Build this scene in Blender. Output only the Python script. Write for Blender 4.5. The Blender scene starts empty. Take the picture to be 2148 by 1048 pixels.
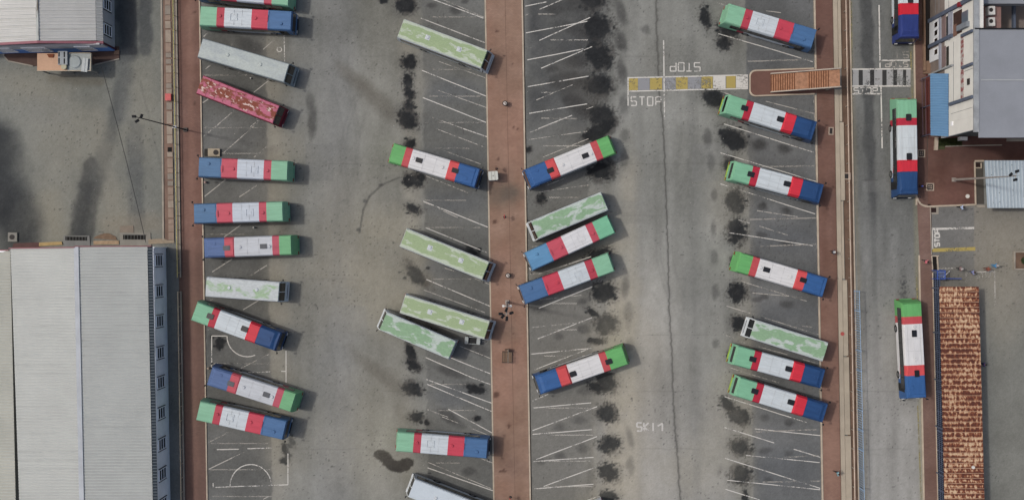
import bpy, bmesh, math, random
import numpy as np
from mathutils import Vector, Matrix
random.seed(7); rng = np.random.default_rng(11)
R = math.radians
scn = bpy.context.scene
# ------------------------------------------------------------------ camera
H = 130.0; S = 16.5; NX, NY = 1090.0, 520.0; PW, PH = 2148.0, 1048.0
cam_d = bpy.data.cameras.new('camera'); cam = bpy.data.objects.new('camera', cam_d)
scn.collection.objects.link(cam); scn.camera = cam
cam.location = (0, 0, H); cam.rotation_euler = (0, 0, 0)
cam_d.sensor_width = 36.0; cam_d.lens = 36.0 * H / (PW / S)
cam_d.shift_x = (PW / 2 - NX) / PW; cam_d.shift_y = -(PH / 2 - NY) / PW
cam_d.clip_start = 1.0; cam_d.clip_end = 5000
# ------------------------------------------------------------------ world, sun, exposure
SUN_EL = 55.0
sd = Vector((0.985, -0.17, 0)).normalized() * math.cos(R(SUN_EL)); sd.z = -math.sin(R(SUN_EL))
w = bpy.data.worlds.new('World'); scn.world = w; w.use_nodes = True
nt = w.node_tree; bg = nt.nodes['Background']
sky = nt.nodes.new('ShaderNodeTexSky'); sky.sky_type = 'NISHITA'; sky.sun_disc = False
sky.sun_elevation = R(SUN_EL); sky.sun_rotation = math.atan2(-sd.x, -sd.y)
sky.air_density = 1.0; sky.dust_density = 5.0; sky.ozone_density = 0.6
nt.links.new(sky.outputs[0], bg.inputs[0]); bg.inputs[1].default_value = 0.125
sun_d = bpy.data.lights.new('sun', 'SUN'); sun_d.energy = 1.65; sun_d.angle = R(3.0); sun_d.color = (1.0, 0.972, 0.93)
sun = bpy.data.objects.new('sun', sun_d); scn.collection.objects.link(sun)
sun.rotation_euler = sd.to_track_quat('-Z', 'Y').to_euler(); sun.location = (-80, 15, 90)
scn.view_settings.view_transform = 'Standard'; scn.view_settings.look = 'None'
scn.view_settings.exposure = 0.0; scn.view_settings.gamma = 1.0
EG = 1.13       # display value of a white sunlit ground sheet, used to turn observed tones into albedo

# ------------------------------------------------------------------ helpers
C = scn.collection
def P(px, py, z=0.0):
    k = (H - z) / H / S
    return Vector(((px - NX) * k, (NY - py) * k, z))
def s2l(c):
    c = np.asarray(c, dtype=float) / 255.0
    return np.where(c <= 0.04045, c / 12.92, ((c + 0.055) / 1.055) ** 2.4)
def col(r, g, b, e=None):
    v = s2l((r, g, b)) / (e or EG)
    lum = .2126 * v[0] + .7152 * v[1] + .0722 * v[2]; v = v if e else lum + (v - lum) * .86      # estimated tones run a little rich
    return (min(float(v[0]), .9), min(float(v[1]), .9), min(float(v[2]), .9), 1)
MATS = {}
def mat(name, c, rough=0.7, var=0.12, scale=1.5, bump=0.0, metal=0.0, coat=0.0, fine=0.06):
    if name in MATS: return MATS[name]
    m = bpy.data.materials.new(name); MATS[name] = m; m.use_nodes = True
    n = m.node_tree; L = n.links; b = n.nodes['Principled BSDF']
    b.inputs['Roughness'].default_value = rough; b.inputs['Metallic'].default_value = metal
    b.inputs['Coat Weight'].default_value = coat
    if rough > .3: b.inputs['Specular IOR Level'].default_value = .22
    tc = n.nodes.new('ShaderNodeTexCoord')
    if var > 0:
        oi = n.nodes.new('ShaderNodeObjectInfo')
        ad = n.nodes.new('ShaderNodeVectorMath'); ad.operation = 'ADD'
        mu = n.nodes.new('ShaderNodeMath'); mu.operation = 'MULTIPLY'; mu.inputs[1].default_value = 50
        L.new(oi.outputs['Random'], mu.inputs[0]); L.new(tc.outputs['Object'], ad.inputs[0]); L.new(mu.outputs[0], ad.inputs[1])
        t = n.nodes.new('ShaderNodeTexNoise'); t.inputs['Scale'].default_value = scale; t.inputs['Detail'].default_value = 5
        t.inputs['Roughness'].default_value = 0.65
        if name.endswith('_paint') or name.endswith('_front'):
            sv = n.nodes.new('ShaderNodeVectorMath'); sv.operation = 'MULTIPLY'; sv.inputs[1].default_value = (.5, 3.2, 1)
            L.new(ad.outputs[0], sv.inputs[0]); L.new(sv.outputs[0], t.inputs['Vector']); t.inputs['Scale'].default_value = 1.1; var = var + .05
        else: L.new(ad.outputs[0], t.inputs['Vector'])
        t2 = n.nodes.new('ShaderNodeTexNoise'); t2.inputs['Scale'].default_value = 14; t2.inputs['Detail'].default_value = 3
        L.new(ad.outputs[0], t2.inputs['Vector'])
        mr = n.nodes.new('ShaderNodeMapRange'); mr.inputs[1].default_value = .3; mr.inputs[2].default_value = .7
        mr.inputs[3].default_value = 1 - var; mr.inputs[4].default_value = 1 + var
        L.new(t.outputs['Fac'], mr.inputs[0])
        mr2 = n.nodes.new('ShaderNodeMapRange'); mr2.inputs[1].default_value = .3; mr2.inputs[2].default_value = .7
        mr2.inputs[3].default_value = 1 - fine; mr2.inputs[4].default_value = 1 + fine
        L.new(t2.outputs['Fac'], mr2.inputs[0])
        mm = n.nodes.new('ShaderNodeMath'); mm.operation = 'MULTIPLY'; L.new(mr.outputs[0], mm.inputs[0]); L.new(mr2.outputs[0], mm.inputs[1])
        vm = n.nodes.new('ShaderNodeVectorMath'); vm.operation = 'SCALE'; vm.inputs[0].default_value = c[:3]
        L.new(mm.outputs[0], vm.inputs['Scale']); L.new(vm.outputs[0], b.inputs['Base Color'])
        if bump:
            bp = n.nodes.new('ShaderNodeBump'); bp.inputs['Strength'].default_value = bump; bp.inputs['Distance'].default_value = .03
            L.new(t2.outputs['Fac'], bp.inputs['Height']); L.new(bp.outputs[0], b.inputs['Normal'])
    else:
        b.inputs['Base Color'].default_value = c
    return m
def attr_mat(name, rough=0.9, grain=0.10, gscale=6.0, bump=0.25, brick=None):
    if name in MATS: return MATS[name]
    m = bpy.data.materials.new(name); MATS[name] = m; m.use_nodes = True
    n = m.node_tree; L = n.links; b = n.nodes['Principled BSDF']; b.inputs['Roughness'].default_value = rough; b.inputs['Specular IOR Level'].default_value = .3
    a = n.nodes.new('ShaderNodeAttribute'); a.attribute_name = 'Col'
    tc = n.nodes.new('ShaderNodeTexCoord')
    t = n.nodes.new('ShaderNodeTexNoise'); t.inputs['Scale'].default_value = gscale; t.inputs['Detail'].default_value = 6
    t.inputs['Roughness'].default_value = .75
    L.new(tc.outputs['Object'], t.inputs['Vector'])
    mr = n.nodes.new('ShaderNodeMapRange'); mr.inputs[1].default_value = .3; mr.inputs[2].default_value = .7
    mr.inputs[3].default_value = 1 - grain; mr.inputs[4].default_value = 1 + grain
    L.new(t.outputs['Fac'], mr.inputs[0])
    vm = n.nodes.new('ShaderNodeVectorMath'); vm.operation = 'SCALE'
    L.new(a.outputs['Color'], vm.inputs[0]); L.new(mr.outputs[0], vm.inputs['Scale'])
    last = vm.outputs[0]
    if brick:
        br = n.nodes.new('ShaderNodeTexBrick'); br.inputs['Scale'].default_value = brick
        br.inputs['Color1'].default_value = (1, 1, 1, 1); br.inputs['Color2'].default_value = (.86, .86, .88, 1)
        br.inputs['Mortar'].default_value = (.7, .68, .66, 1); br.inputs['Mortar Size'].default_value = .018
        L.new(tc.outputs['Object'], br.inputs['Vector'])
        mx = n.nodes.new('ShaderNodeVectorMath'); mx.operation = 'MULTIPLY'
        L.new(last, mx.inputs[0]); L.new(br.outputs['Color'], mx.inputs[1]); last = mx.outputs[0]
    L.new(last, b.inputs['Base Color'])
    bp = n.nodes.new('ShaderNodeBump'); bp.inputs['Strength'].default_value = bump; bp.inputs['Distance'].default_value = .02
    L.new(t.outputs['Fac'], bp.inputs['Height']); L.new(bp.outputs[0], b.inputs['Normal'])
    return m
def paint_mat(name, c, wear, scale=5.0, opac=1.0):
    if name in MATS: return MATS[name]
    m = bpy.data.materials.new(name); MATS[name] = m; m.use_nodes = True
    n = m.node_tree; L = n.links; b = n.nodes['Principled BSDF']; b.inputs['Base Color'].default_value = c
    b.inputs['Roughness'].default_value = .8
    out = [x for x in n.nodes if x.type == 'OUTPUT_MATERIAL'][0]
    tc = n.nodes.new('ShaderNodeTexCoord')
    t = n.nodes.new('ShaderNodeTexNoise'); t.inputs['Scale'].default_value = scale; t.inputs['Detail'].default_value = 6
    t.inputs['Roughness'].default_value = .7; L.new(tc.outputs['Object'], t.inputs['Vector'])
    t3 = n.nodes.new('ShaderNodeTexNoise'); t3.inputs['Scale'].default_value = .35; t3.inputs['Detail'].default_value = 2
    L.new(tc.outputs['Object'], t3.inputs['Vector'])
    sm = n.nodes.new('ShaderNodeMath'); sm.operation = 'ADD'
    hf = n.nodes.new('ShaderNodeMath'); hf.operation = 'MULTIPLY_ADD'; hf.inputs[1].default_value = .9; hf.inputs[2].default_value = -.45
    L.new(t3.outputs['Fac'], hf.inputs[0]); L.new(t.outputs['Fac'], sm.inputs[0]); L.new(hf.outputs[0], sm.inputs[1])
    mr = n.nodes.new('ShaderNodeMapRange'); mr.inputs[1].default_value = wear - .1; mr.inputs[2].default_value = wear + .1
    mr.inputs[4].default_value = opac
    L.new(sm.outputs[0], mr.inputs[0])
    tr = n.nodes.new('ShaderNodeBsdfTransparent'); mx = n.nodes.new('ShaderNodeMixShader')
    L.new(mr.outputs[0], mx.inputs[0]); L.new(tr.outputs[0], mx.inputs[1]); L.new(b.outputs[0], mx.inputs[2])
    L.new(mx.outputs[0], out.inputs[0])
    return m
def patch_mat(name, base, second, lo, hi, sx=.8, sy=1.6, third=None, rough=.55, edge=0.0):
    """two paint layers: a worn top coat breaking up over another, different on every object"""
    if name in MATS: return MATS[name]
    m = bpy.data.materials.new(name); MATS[name] = m; m.use_nodes = True
    n = m.node_tree; L = n.links; b = n.nodes['Principled BSDF']; b.inputs['Roughness'].default_value = rough; b.inputs['Specular IOR Level'].default_value = .22
    tc = n.nodes.new('ShaderNodeTexCoord'); oi = n.nodes.new('ShaderNodeObjectInfo')
    mp = n.nodes.new('ShaderNodeMapping'); mp.inputs['Scale'].default_value = (sx, sy, 1)
    mu = n.nodes.new('ShaderNodeMath'); mu.operation = 'MULTIPLY'; mu.inputs[1].default_value = 60
    L.new(oi.outputs['Random'], mu.inputs[0]); L.new(mu.outputs[0], mp.inputs['Location']); L.new(tc.outputs['Object'], mp.inputs[0])
    t = n.nodes.new('ShaderNodeTexNoise'); t.inputs['Scale'].default_value = 1; t.inputs['Detail'].default_value = 4.5
    t.inputs['Roughness'].default_value = .55
    t.inputs['Distortion'].default_value = .4; L.new(mp.outputs[0], t.inputs['Vector'])
    fac = t.outputs['Fac']
    if edge:
        sep = n.nodes.new('ShaderNodeSeparateXYZ'); L.new(tc.outputs['Object'], sep.inputs[0])
        ab = n.nodes.new('ShaderNodeMath'); ab.operation = 'ABSOLUTE'; L.new(sep.outputs['Y'], ab.inputs[0])
        e = n.nodes.new('ShaderNodeMapRange'); e.inputs[1].default_value = .75; e.inputs[2].default_value = 1.1
        e.inputs[3].default_value = 0; e.inputs[4].default_value = edge; L.new(ab.outputs[0], e.inputs[0])
        ad = n.nodes.new('ShaderNodeMath'); ad.operation = 'ADD'; L.new(fac, ad.inputs[0]); L.new(e.outputs[0], ad.inputs[1]); fac = ad.outputs[0]
    mr = n.nodes.new('ShaderNodeMapRange'); mr.inputs[1].default_value = lo; mr.inputs[2].default_value = hi; L.new(fac, mr.inputs[0])
    mx = n.nodes.new('ShaderNodeMix'); mx.data_type = 'RGBA'; mx.inputs[6].default_value = second; mx.inputs[7].default_value = base
    L.new(mr.outputs[0], mx.inputs[0]); last = mx.outputs[2]
    t2 = n.nodes.new('ShaderNodeTexNoise'); t2.inputs['Scale'].default_value = 7; t2.inputs['Detail'].default_value = 4; L.new(mp.outputs[0], t2.inputs['Vector'])
    if third:
        m3 = n.nodes.new('ShaderNodeMapRange'); m3.inputs[1].default_value = .55; m3.inputs[2].default_value = .62
        t4 = n.nodes.new('ShaderNodeTexNoise'); t4.inputs['Scale'].default_value = 2.3; t4.inputs['Detail'].default_value = 5; L.new(mp.outputs[0], t4.inputs['Vector'])
        L.new(t4.outputs['Fac'], m3.inputs[0])
        sub = n.nodes.new('ShaderNodeMath'); sub.operation = 'MULTIPLY'; 
        inv = n.nodes.new('ShaderNodeMath'); inv.operation = 'SUBTRACT'; inv.inputs[0].default_value = 1; L.new(mr.outputs[0], inv.inputs[1])
        L.new(m3.outputs[0], sub.inputs[0]); L.new(inv.outputs[0], sub.inputs[1])
        mx2 = n.nodes.new('ShaderNodeMix'); mx2.data_type = 'RGBA'; L.new(sub.outputs[0], mx2.inputs[0]); L.new(last, mx2.inputs[6])
        mx2.inputs[7].default_value = third; last = mx2.outputs[2]
    g = n.nodes.new('ShaderNodeMapRange'); g.inputs[1].default_value = .3; g.inputs[2].default_value = .7; g.inputs[3].default_value = .88; g.inputs[4].default_value = 1.1
    L.new(t2.outputs['Fac'], g.inputs[0])
    vm = n.nodes.new('ShaderNodeVectorMath'); vm.operation = 'SCALE'; L.new(last, vm.inputs[0]); L.new(g.outputs[0], vm.inputs['Scale'])
    L.new(vm.outputs[0], b.inputs['Base Color'])
    return m

class MB:
    """collects geometry with a material slot per face; build() links ONE mesh object"""
    def __init__(s): s.v = []; s.f = []; s.m = []
    def face(s, pts, mi=0):
        i = len(s.v); s.v += [tuple(p) for p in pts]; s.f.append(tuple(range(i, i + len(pts)))); s.m.append(mi)
    def hexa(s, b, t, mi=0):
        """b, t: four bottom and four top points, counter-clockwise from above"""
        i = len(s.v); s.v += [tuple(p) for p in b] + [tuple(p) for p in t]
        for q in ((3, 2, 1, 0), (4, 5, 6, 7), (0, 1, 5, 4), (1, 2, 6, 5), (2, 3, 7, 6), (3, 0, 4, 7)):
            s.f.append(tuple(i + k for k in q)); s.m.append(mi)
    def box(s, c, d, mi=0, rz=0.0, taper=0.0):
        cx, cy, cz = c; x, y, z = d[0] / 2, d[1] / 2, d[2] / 2; ca, sa = math.cos(rz), math.sin(rz)
        def q(u, v, h, k): return (cx + (u * ca - v * sa) * k, cy + (u * sa + v * ca) * k, cz + h)
        co = [(-x, -y), (x, -y), (x, y), (-x, y)]
        s.hexa([q(u, v, -z, 1) for u, v in co], [q(u, v, z, 1 - taper) for u, v in co], mi)
    def prism(s, poly, z0, z1, mi=0, side=None):
        """poly in world xy (any winding)"""
        a = sum(poly[i][0] * poly[(i + 1) % len(poly)][1] - poly[(i + 1) % len(poly)][0] * poly[i][1] for i in range(len(poly)))
        if a < 0: poly = poly[::-1]
        n = len(poly); i = len(s.v)
        s.v += [(p[0], p[1], z0) for p in poly] + [(p[0], p[1], z1) for p in poly]
        s.f.append(tuple(i + n + k for k in range(n))); s.m.append(mi)
        s.f.append(tuple(i + k for k in reversed(range(n)))); s.m.append(mi)
        for k in range(n):
            s.f.append((i + k, i + (k + 1) % n, i + n + (k + 1) % n, i + n + k)); s.m.append(mi if side is None else side)
    def tube(s, a, b, r0, r1=None, n=8, mi=0, cap=True):
        a = Vector(a); b = Vector(b); r1 = r0 if r1 is None else r1; d = (b - a).normalized()
        u = d.orthogonal().normalized(); w_ = d.cross(u); i = len(s.v)
        for p, r in ((a, r0), (b, r1)):
            for k in range(n):
                t = 2 * math.pi * k / n; s.v.append(tuple(p + (u * math.cos(t) + w_ * math.sin(t)) * r))
        for k in range(n):
            s.f.append((i + k, i + (k + 1) % n, i + n + (k + 1) % n, i + n + k)); s.m.append(mi)
        if cap:
            s.f.append(tuple(i + k for k in reversed(range(n)))); s.m.append(mi)
            s.f.append(tuple(i + n + k for k in range(n))); s.m.append(mi)
    def mesh(s, name, mats):
        me = bpy.data.meshes.new(name); me.from_pydata(s.v, [], s.f)
        for m_ in (mats if isinstance(mats, (list, tuple)) else [mats]): me.materials.append(m_)
        me.polygons.foreach_set('material_index', s.m); me.update(); return me
    def build(s, name, mats, parent=None, **kw):
        return link(name, s.mesh(name, mats), parent, **kw)
def tag(o, label=None, cat=None, group=None, kind=None):
    if label: o['label'] = label
    if cat: o['category'] = cat
    if group: o['group'] = group
    if kind: o['kind'] = kind
    return o
def link(name, me, parent=None, loc=None, rz=None, **kw):
    o = bpy.data.objects.new(name, me); C.objects.link(o)
    if parent is not None: o.parent = parent
    if loc is not None: o.location = loc
    if rz is not None: o.rotation_euler = (0, 0, rz)
    return tag(o, **kw)
def empty(name, loc=(0, 0, 0), rz=0, **kw):
    o = bpy.data.objects.new(name, None); C.objects.link(o); o.location = loc; o.rotation_euler = (0, 0, rz)
    o.empty_display_size = .3
    return tag(o, **kw)
CACHE = {}
def cached(key, fn, mats):
    k = (key, tuple(m.name for m in (mats if isinstance(mats, (list, tuple)) else [mats])))
    if k not in CACHE:
        b = MB(); fn(b); CACHE[k] = b.mesh(key if isinstance(key, str) else key[0], mats)
    return CACHE[k]

# ------------------------------------------------------------------ numpy noise and painted sheets
def vnoise(x, y, seed, scale):
    g = np.random.default_rng(seed).random((256, 256)).astype(np.float32)
    fx = x / scale; fy = y / scale; ix = np.floor(fx).astype(int); iy = np.floor(fy).astype(int)
    tx = fx - ix; ty = fy - iy; tx = tx * tx * (3 - 2 * tx); ty = ty * ty * (3 - 2 * ty)
    a = g[ix % 256, iy % 256]; b = g[(ix + 1) % 256, iy % 256]; c = g[ix % 256, (iy + 1) % 256]; d = g[(ix + 1) % 256, (iy + 1) % 256]
    return (a * (1 - tx) + b * tx) * (1 - ty) + (c * (1 - tx) + d * tx) * ty
def fbm(x, y, seed, scale, o=4, rough=.5):
    t = 0; a = 1; s_ = 0
    for k in range(o):
        t = t + a * vnoise(x + 37 * k, y + 91 * k, seed + k, scale / 2 ** k); s_ += a; a *= rough
    return t / s_
def ss(e0, e1, x):
    t = np.clip((x - e0) / (e1 - e0), 0, 1); return t * t * (3 - 2 * t)
def sheet(name, quad, step, fn, z, material, label=None, kind='structure'):
    """quad: TL, TR, BR, BL in photo pixels at ground; grid of quads painted by fn(px, py) -> display rgb"""
    TL, TR, BR, BL = [np.array(q, float) for q in quad]
    nx = max(2, int(np.linalg.norm(TR - TL) / step) + 1); ny = max(2, int(np.linalg.norm(BL - TL) / step) + 1)
    u = np.linspace(0, 1, nx)[None, :, None]; v = np.linspace(0, 1, ny)[:, None, None]
    g = (TL * (1 - u) + TR * u) * (1 - v) + (BL * (1 - u) + BR * u) * v
    px = g[..., 0].ravel(); py = g[..., 1].ravel()
    k = (H - z) / H / S
    co = np.empty((px.size, 3), np.float32); co[:, 0] = (px - NX) * k; co[:, 1] = (NY - py) * k; co[:, 2] = z
    rgb = fn(px, py)
    if 'pave' in name: g_ = rgb.mean(1, keepdims=True); rgb = (g_ + (rgb - g_) * .9) * 1.02
    lin = s2l(np.clip(rgb, 4, 235)) / EG
    me = bpy.data.meshes.new(name); me.vertices.add(px.size); me.vertices.foreach_set('co', co.ravel())
    idx = np.arange(nx * ny).reshape(ny, nx)
    q = np.stack([idx[1:, :-1], idx[1:, 1:], idx[:-1, 1:], idx[:-1, :-1]], -1).reshape(-1, 4)
    me.loops.add(q.size); me.polygons.add(len(q)); me.loops.foreach_set('vertex_index', q.ravel().astype(np.int32))
    me.polygons.foreach_set('loop_start', np.arange(0, q.size, 4, dtype=np.int32))
    me.polygons.foreach_set('loop_total', np.full(len(q), 4, np.int32))
    at = me.color_attributes.new('Col', 'FLOAT_COLOR', 'POINT')
    c4 = np.ones((px.size, 4), np.float32); c4[:, :3] = lin; at.data.foreach_set('color', c4.ravel())
    me.update(calc_edges=True); me.materials.append(material)
    return link(name, me, label=label, kind=kind)
def lay(rgb, mask, c): return rgb * (1 - mask[:, None]) + np.array(c, float)[None, :] * mask[:, None]
def stain(rgb, px, py, cx, cy, rx, ry, c=(34, 35, 37), ang=0, st=1.0, soft=.18, ragged=.55, seed=0, speck=0.0):
    R_ = max(rx, ry) * 2.4
    sel = np.where((np.abs(px - cx) < R_) & (np.abs(py - cy) < R_))[0]
    if sel.size == 0: return
    x = px[sel] - cx; y = py[sel] - cy; a = R(ang); u = (x * math.cos(a) + y * math.sin(a)) / rx; v = (-x * math.sin(a) + y * math.cos(a)) / ry
    d = np.hypot(u, v); nz = fbm(px[sel], py[sel], 400 + seed, max(rx, ry) * .9, 5, .65) - .5
    if speck > 0 or st in (1.0, .72, .93): nz = nz + (fbm(px[sel], py[sel], 600 + seed, 9, 3, .7) - .5) * .55
    m = ss(1 + soft, 1 - soft, d + nz * ragged * 2) * st
    if speck > 0:
        hf = vnoise(px[sel], py[sel], 900 + seed, 3.2)
        m = np.maximum(m, ss(.70, .80, hf + .16 * nz) * ss(1.9, 1.1, d) * speck)
    m = m * (.9 + .2 * (vnoise(px[sel], py[sel], 77, 9) - .5))
    m = np.clip(m, 0, 1); rgb[sel] = rgb[sel] * (1 - m[:, None]) + np.array(c, float) * m[:, None]
def lx(x0, x1, py): return x0 + (x1 - x0) * py / 1048.0
def seg_d(px, py, a, b):
    ax, ay = a; bx, by = b; dx, dy = bx - ax, by - ay
    t = np.clip(((px - ax) * dx + (py - ay) * dy) / (dx * dx + dy * dy), 0, 1)
    return np.hypot(px - ax - t * dx, py - ay - t * dy)

def paint_ground(px, py):
    rgb = np.empty((px.size, 3)); rgb[:] = (113, 113, 107)
    n1 = fbm(px, py, 1, 260, 4); n2 = fbm(px, py, 5, 60, 4); n3 = fbm(px * 2.2, py * .35, 9, 40, 4)
    # big tonal regions: the yard is greyer up left, a warmer concrete grey down the right lane
    rgb = lay(rgb, ss(1240, 1300, px) * ss(1600, 1500, px) * .55, (124, 124, 117))
    rgb = lay(rgb, ss(1225, 1290, px) * ss(1480, 1330, px) * ss(380, 820, py) * .9, (168, 163, 153))
    rgb = lay(rgb, ss(1290, 1420, px) * ss(1600, 1500, px) * ss(560, 950, py) * .75, (150, 148, 142))
    rgb = lay(rgb, ss(620, 560, px) * ss(380, 420, px) * .5, (118, 114, 103))
    rgb = lay(rgb, ss(640, 700, px) * ss(760, 720, px) * .45, (124, 124, 121))
    rgb = lay(rgb, ss(720, 790, px) * ss(890, 850, px) * .4, (120, 117, 104))
    rgb += (n1[:, None] - .5) * 34 + (n2[:, None] - .5) * 26 + (n3[:, None] - .5) * 18
    # driven-in lengthwise streaks
    st = fbm(px * 1.0, py * .06, 21, 26, 3); rgb += ((st - .5) * 14 * ss(560, 620, px) * ss(1600, 1500, px))[:, None]
    # -------- left service yard
    yl = ss(345, 338, px)
    rgb = lay(rgb, yl * .8, (115, 116, 108)); rgb += ((n1 - .5) * 18 * yl + (n2 - .5) * 12 * yl)[:, None]
    def smear_or_shade(a, b, r, c, s_, soft=.7, seed=0):
        nonlocal rgb
        d = seg_d(px, py, a, b) / r + (fbm(px, py, 60 + seed, r * 1.2, 4) - .5) * .9
        rgb = lay(rgb, ss(1 + soft * .5, 1 - soft, d) * s_, c)
    smear_or_shade((-30, 300), (34, 480), 62, (36, 38, 40), .95, .7, 1); smear_or_shade((-20, 280), (10, 400), 45, (60, 62, 62), .5, .9, 2)
    smear_or_shade((60, 440), (20, 520), 30, (70, 71, 68), .6, .8, 3)
    smear_or_shade((160, 500), (190, 350), 20, (58, 59, 58), .95, .5, 4); smear_or_shade((178, 500), (205, 370), 17, (56, 57, 56), .75, .5, 5)
    smear_or_shade((205, 370), (265, 160), 19, (72, 74, 72), .8, .7, 6); smear_or_shade((285, 470), (285, 270), 19, (84, 86, 84), .8, .5, 7)
    smear_or_shade((262, -10), (268, 115), 22, (58, 60, 61), .8, .5, 8); smear_or_shade((305, -10), (305, 100), 16, (66, 68, 68), .8, .5, 9)  # dark bands east of the office paint its cast shadow into the asphalt
    smear_or_shade((262, 120), (255, 240), 20, (92, 94, 92), .6, .8, 10)
    smear_or_shade((110, 165), (210, 170), 12, (92, 84, 70), .45, .9, 11); smear_or_shade((230, 470), (330, 470), 26, (128, 116, 98), .4, .9, 12)
    smear_or_shade((100, 420), (120, 500), 26, (128, 124, 108), .45, .9, 13); smear_or_shade((205, 240), (240, 440), 20, (122, 118, 106), .35, .8, 14)
    # -------- tarred parking bays
    for (x0a, x0b, x1a, x1b, c, s_) in ((420, 436, 556, 572, (90, 90, 87), .85), (884, 898, 1018, 1036, (94, 94, 90), .88),
                                    (1098, 1114, 1228, 1247, (97, 97, 93), .85), (1564, 1582, 1705, 1725, (90, 91, 91), .85)):
        a = lx(x0a, x0b, py); b = lx(x1a, x1b, py); wob = (fbm(px, py, 31, 14, 4) - .5) * 9
        m = ss(a - 2.5, a + 2.5, px + wob) * ss(b + 2.5, b - 2.5, px + wob)
        rgb = lay(rgb, m * s_, c); rgb += (m * ((fbm(px, py, 33, 90, 5) - .5) * 34 + (fbm(px * .3, py, 35, 22, 3) - .5) * 9))[:, None]
    m = ss(lx(1096, 1112, py), lx(1100, 1116, py), px) * ss(lx(1230, 1249, py), lx(1226, 1245, py), px) * ss(420, 620, py); rgb = lay(rgb, m * .6, (116, 113, 105))
    m = ss(1262, 1240, px) * ss(1234, 1250, px) * ss(440, 560, py); rgb = lay(rgb, m * .5, (150, 144, 130))
    # bluish fresher tar in some bays
    for (x, y, rx, ry) in ((950, 330, 60, 26), (950, 560, 50, 18), (950, 830, 55, 22), (1640, 500, 60, 24), (1640, 655, 62, 26), (1640, 110, 60, 20), (1640, 980, 66, 36), (955, 190, 55, 22), (950, 420, 55, 24)):
        stain(rgb, px, py, x, y, rx, ry, (80, 83, 86), 0, .5, .7, .4, int(x + y))
    # beige dusty seam at the mouths of the bays
    for (x, y0, y1, s_) in ((1285, 420, 1060, .75), (1560, 300, 1060, .3), (870, 20, 640, .35), (1320, 300, 1060, .55), (580, 60, 1050, .3)):
        xx = x + (py - 500) * .016; m = ss(34, 4, np.abs(px - xx) + (n2 - .5) * 34) * ss(y0 - 60, y0 + 80, py) * ss(y1 + 60, y1 - 80, py)
        rgb = lay(rgb, m * s_, (158, 151, 134))
    # top part of bay N reads dark from old oil
    m = ss(1095, 1120, px) * ss(1300, 1215, px) * ss(330, 180, py); rgb = lay(rgb, np.clip(m * .8 * (.1 + 1.1 * fbm(px, py, 97, 34, 4)), 0, 1), (58, 59, 60))
    # -------- right road
    a = lx(1781, 1812, py); b = lx(1916, 1940, py); m = ss(a - 1, a + 1, px) * ss(b + 1, b - 1, px)
    rgb = lay(rgb, m * .9, (97, 98, 95)); rgb = lay(rgb, m * ss(350, 900, py) * .85, (145, 143, 137))
    rgb += (m * ((fbm(px * 1.6, py * .3, 41, 30, 5) - .5) * 38 + (fbm(px, py, 43, 120, 3) - .5) * 14))[:, None]
    c_ = 1818 + py * .02; m2 = ss(17, 3, np.abs(px - c_) + (fbm(px, py * .5, 45, 14, 4) - .5) * 16) * ss(520, 250, py) + .35 * ss(10, 2, np.abs(px - c_ - 5)) * ss(1048, 300, py)
    rgb = lay(rgb, np.clip(m2 * (.6 + n2), 0, 1) * .72, (60, 61, 61))
    m3 = ss(12, 3, np.abs(px - 1895) + (fbm(px, py, 47, 12, 4) - .5) * 16) * ss(640, 600, py) * ss(555, 600, py); hf = vnoise(px, py, 48, 3)
    rgb = lay(rgb, m3 * ss(.45, .6, hf) * .7, (52, 53, 54))
    rgb = lay(rgb, ss(a + 12, a, px) * m * .35, (128, 116, 88)); rgb = lay(rgb, ss(b - 14, b - 6, px) * m * .3, (132, 125, 88))
    # -------- right yard
    m = ss(1955, 1962, px) * ss(425, 432, py); rgb = lay(rgb, m * .85, (117, 112, 102)); rgb = lay(rgb, m * ss(560, 760, py) * .8, (112, 113, 106))
    m = ss(1950, 1953, px) * ss(2045, 2042, px) * ss(432, 435, py) * ss(600, 540, py); rgb = lay(rgb, m * .9, (103, 102, 99))
    rgb += (ss(1955, 1962, px) * (fbm(px, py, 51, 70, 4) - .5) * 22)[:, None]
    # -------- oil: one ragged pool per engine position
    S_ = lambda *a, **k: stain(rgb, px, py, *a, **k)
    D = (22, 24, 26); q = 0
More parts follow.
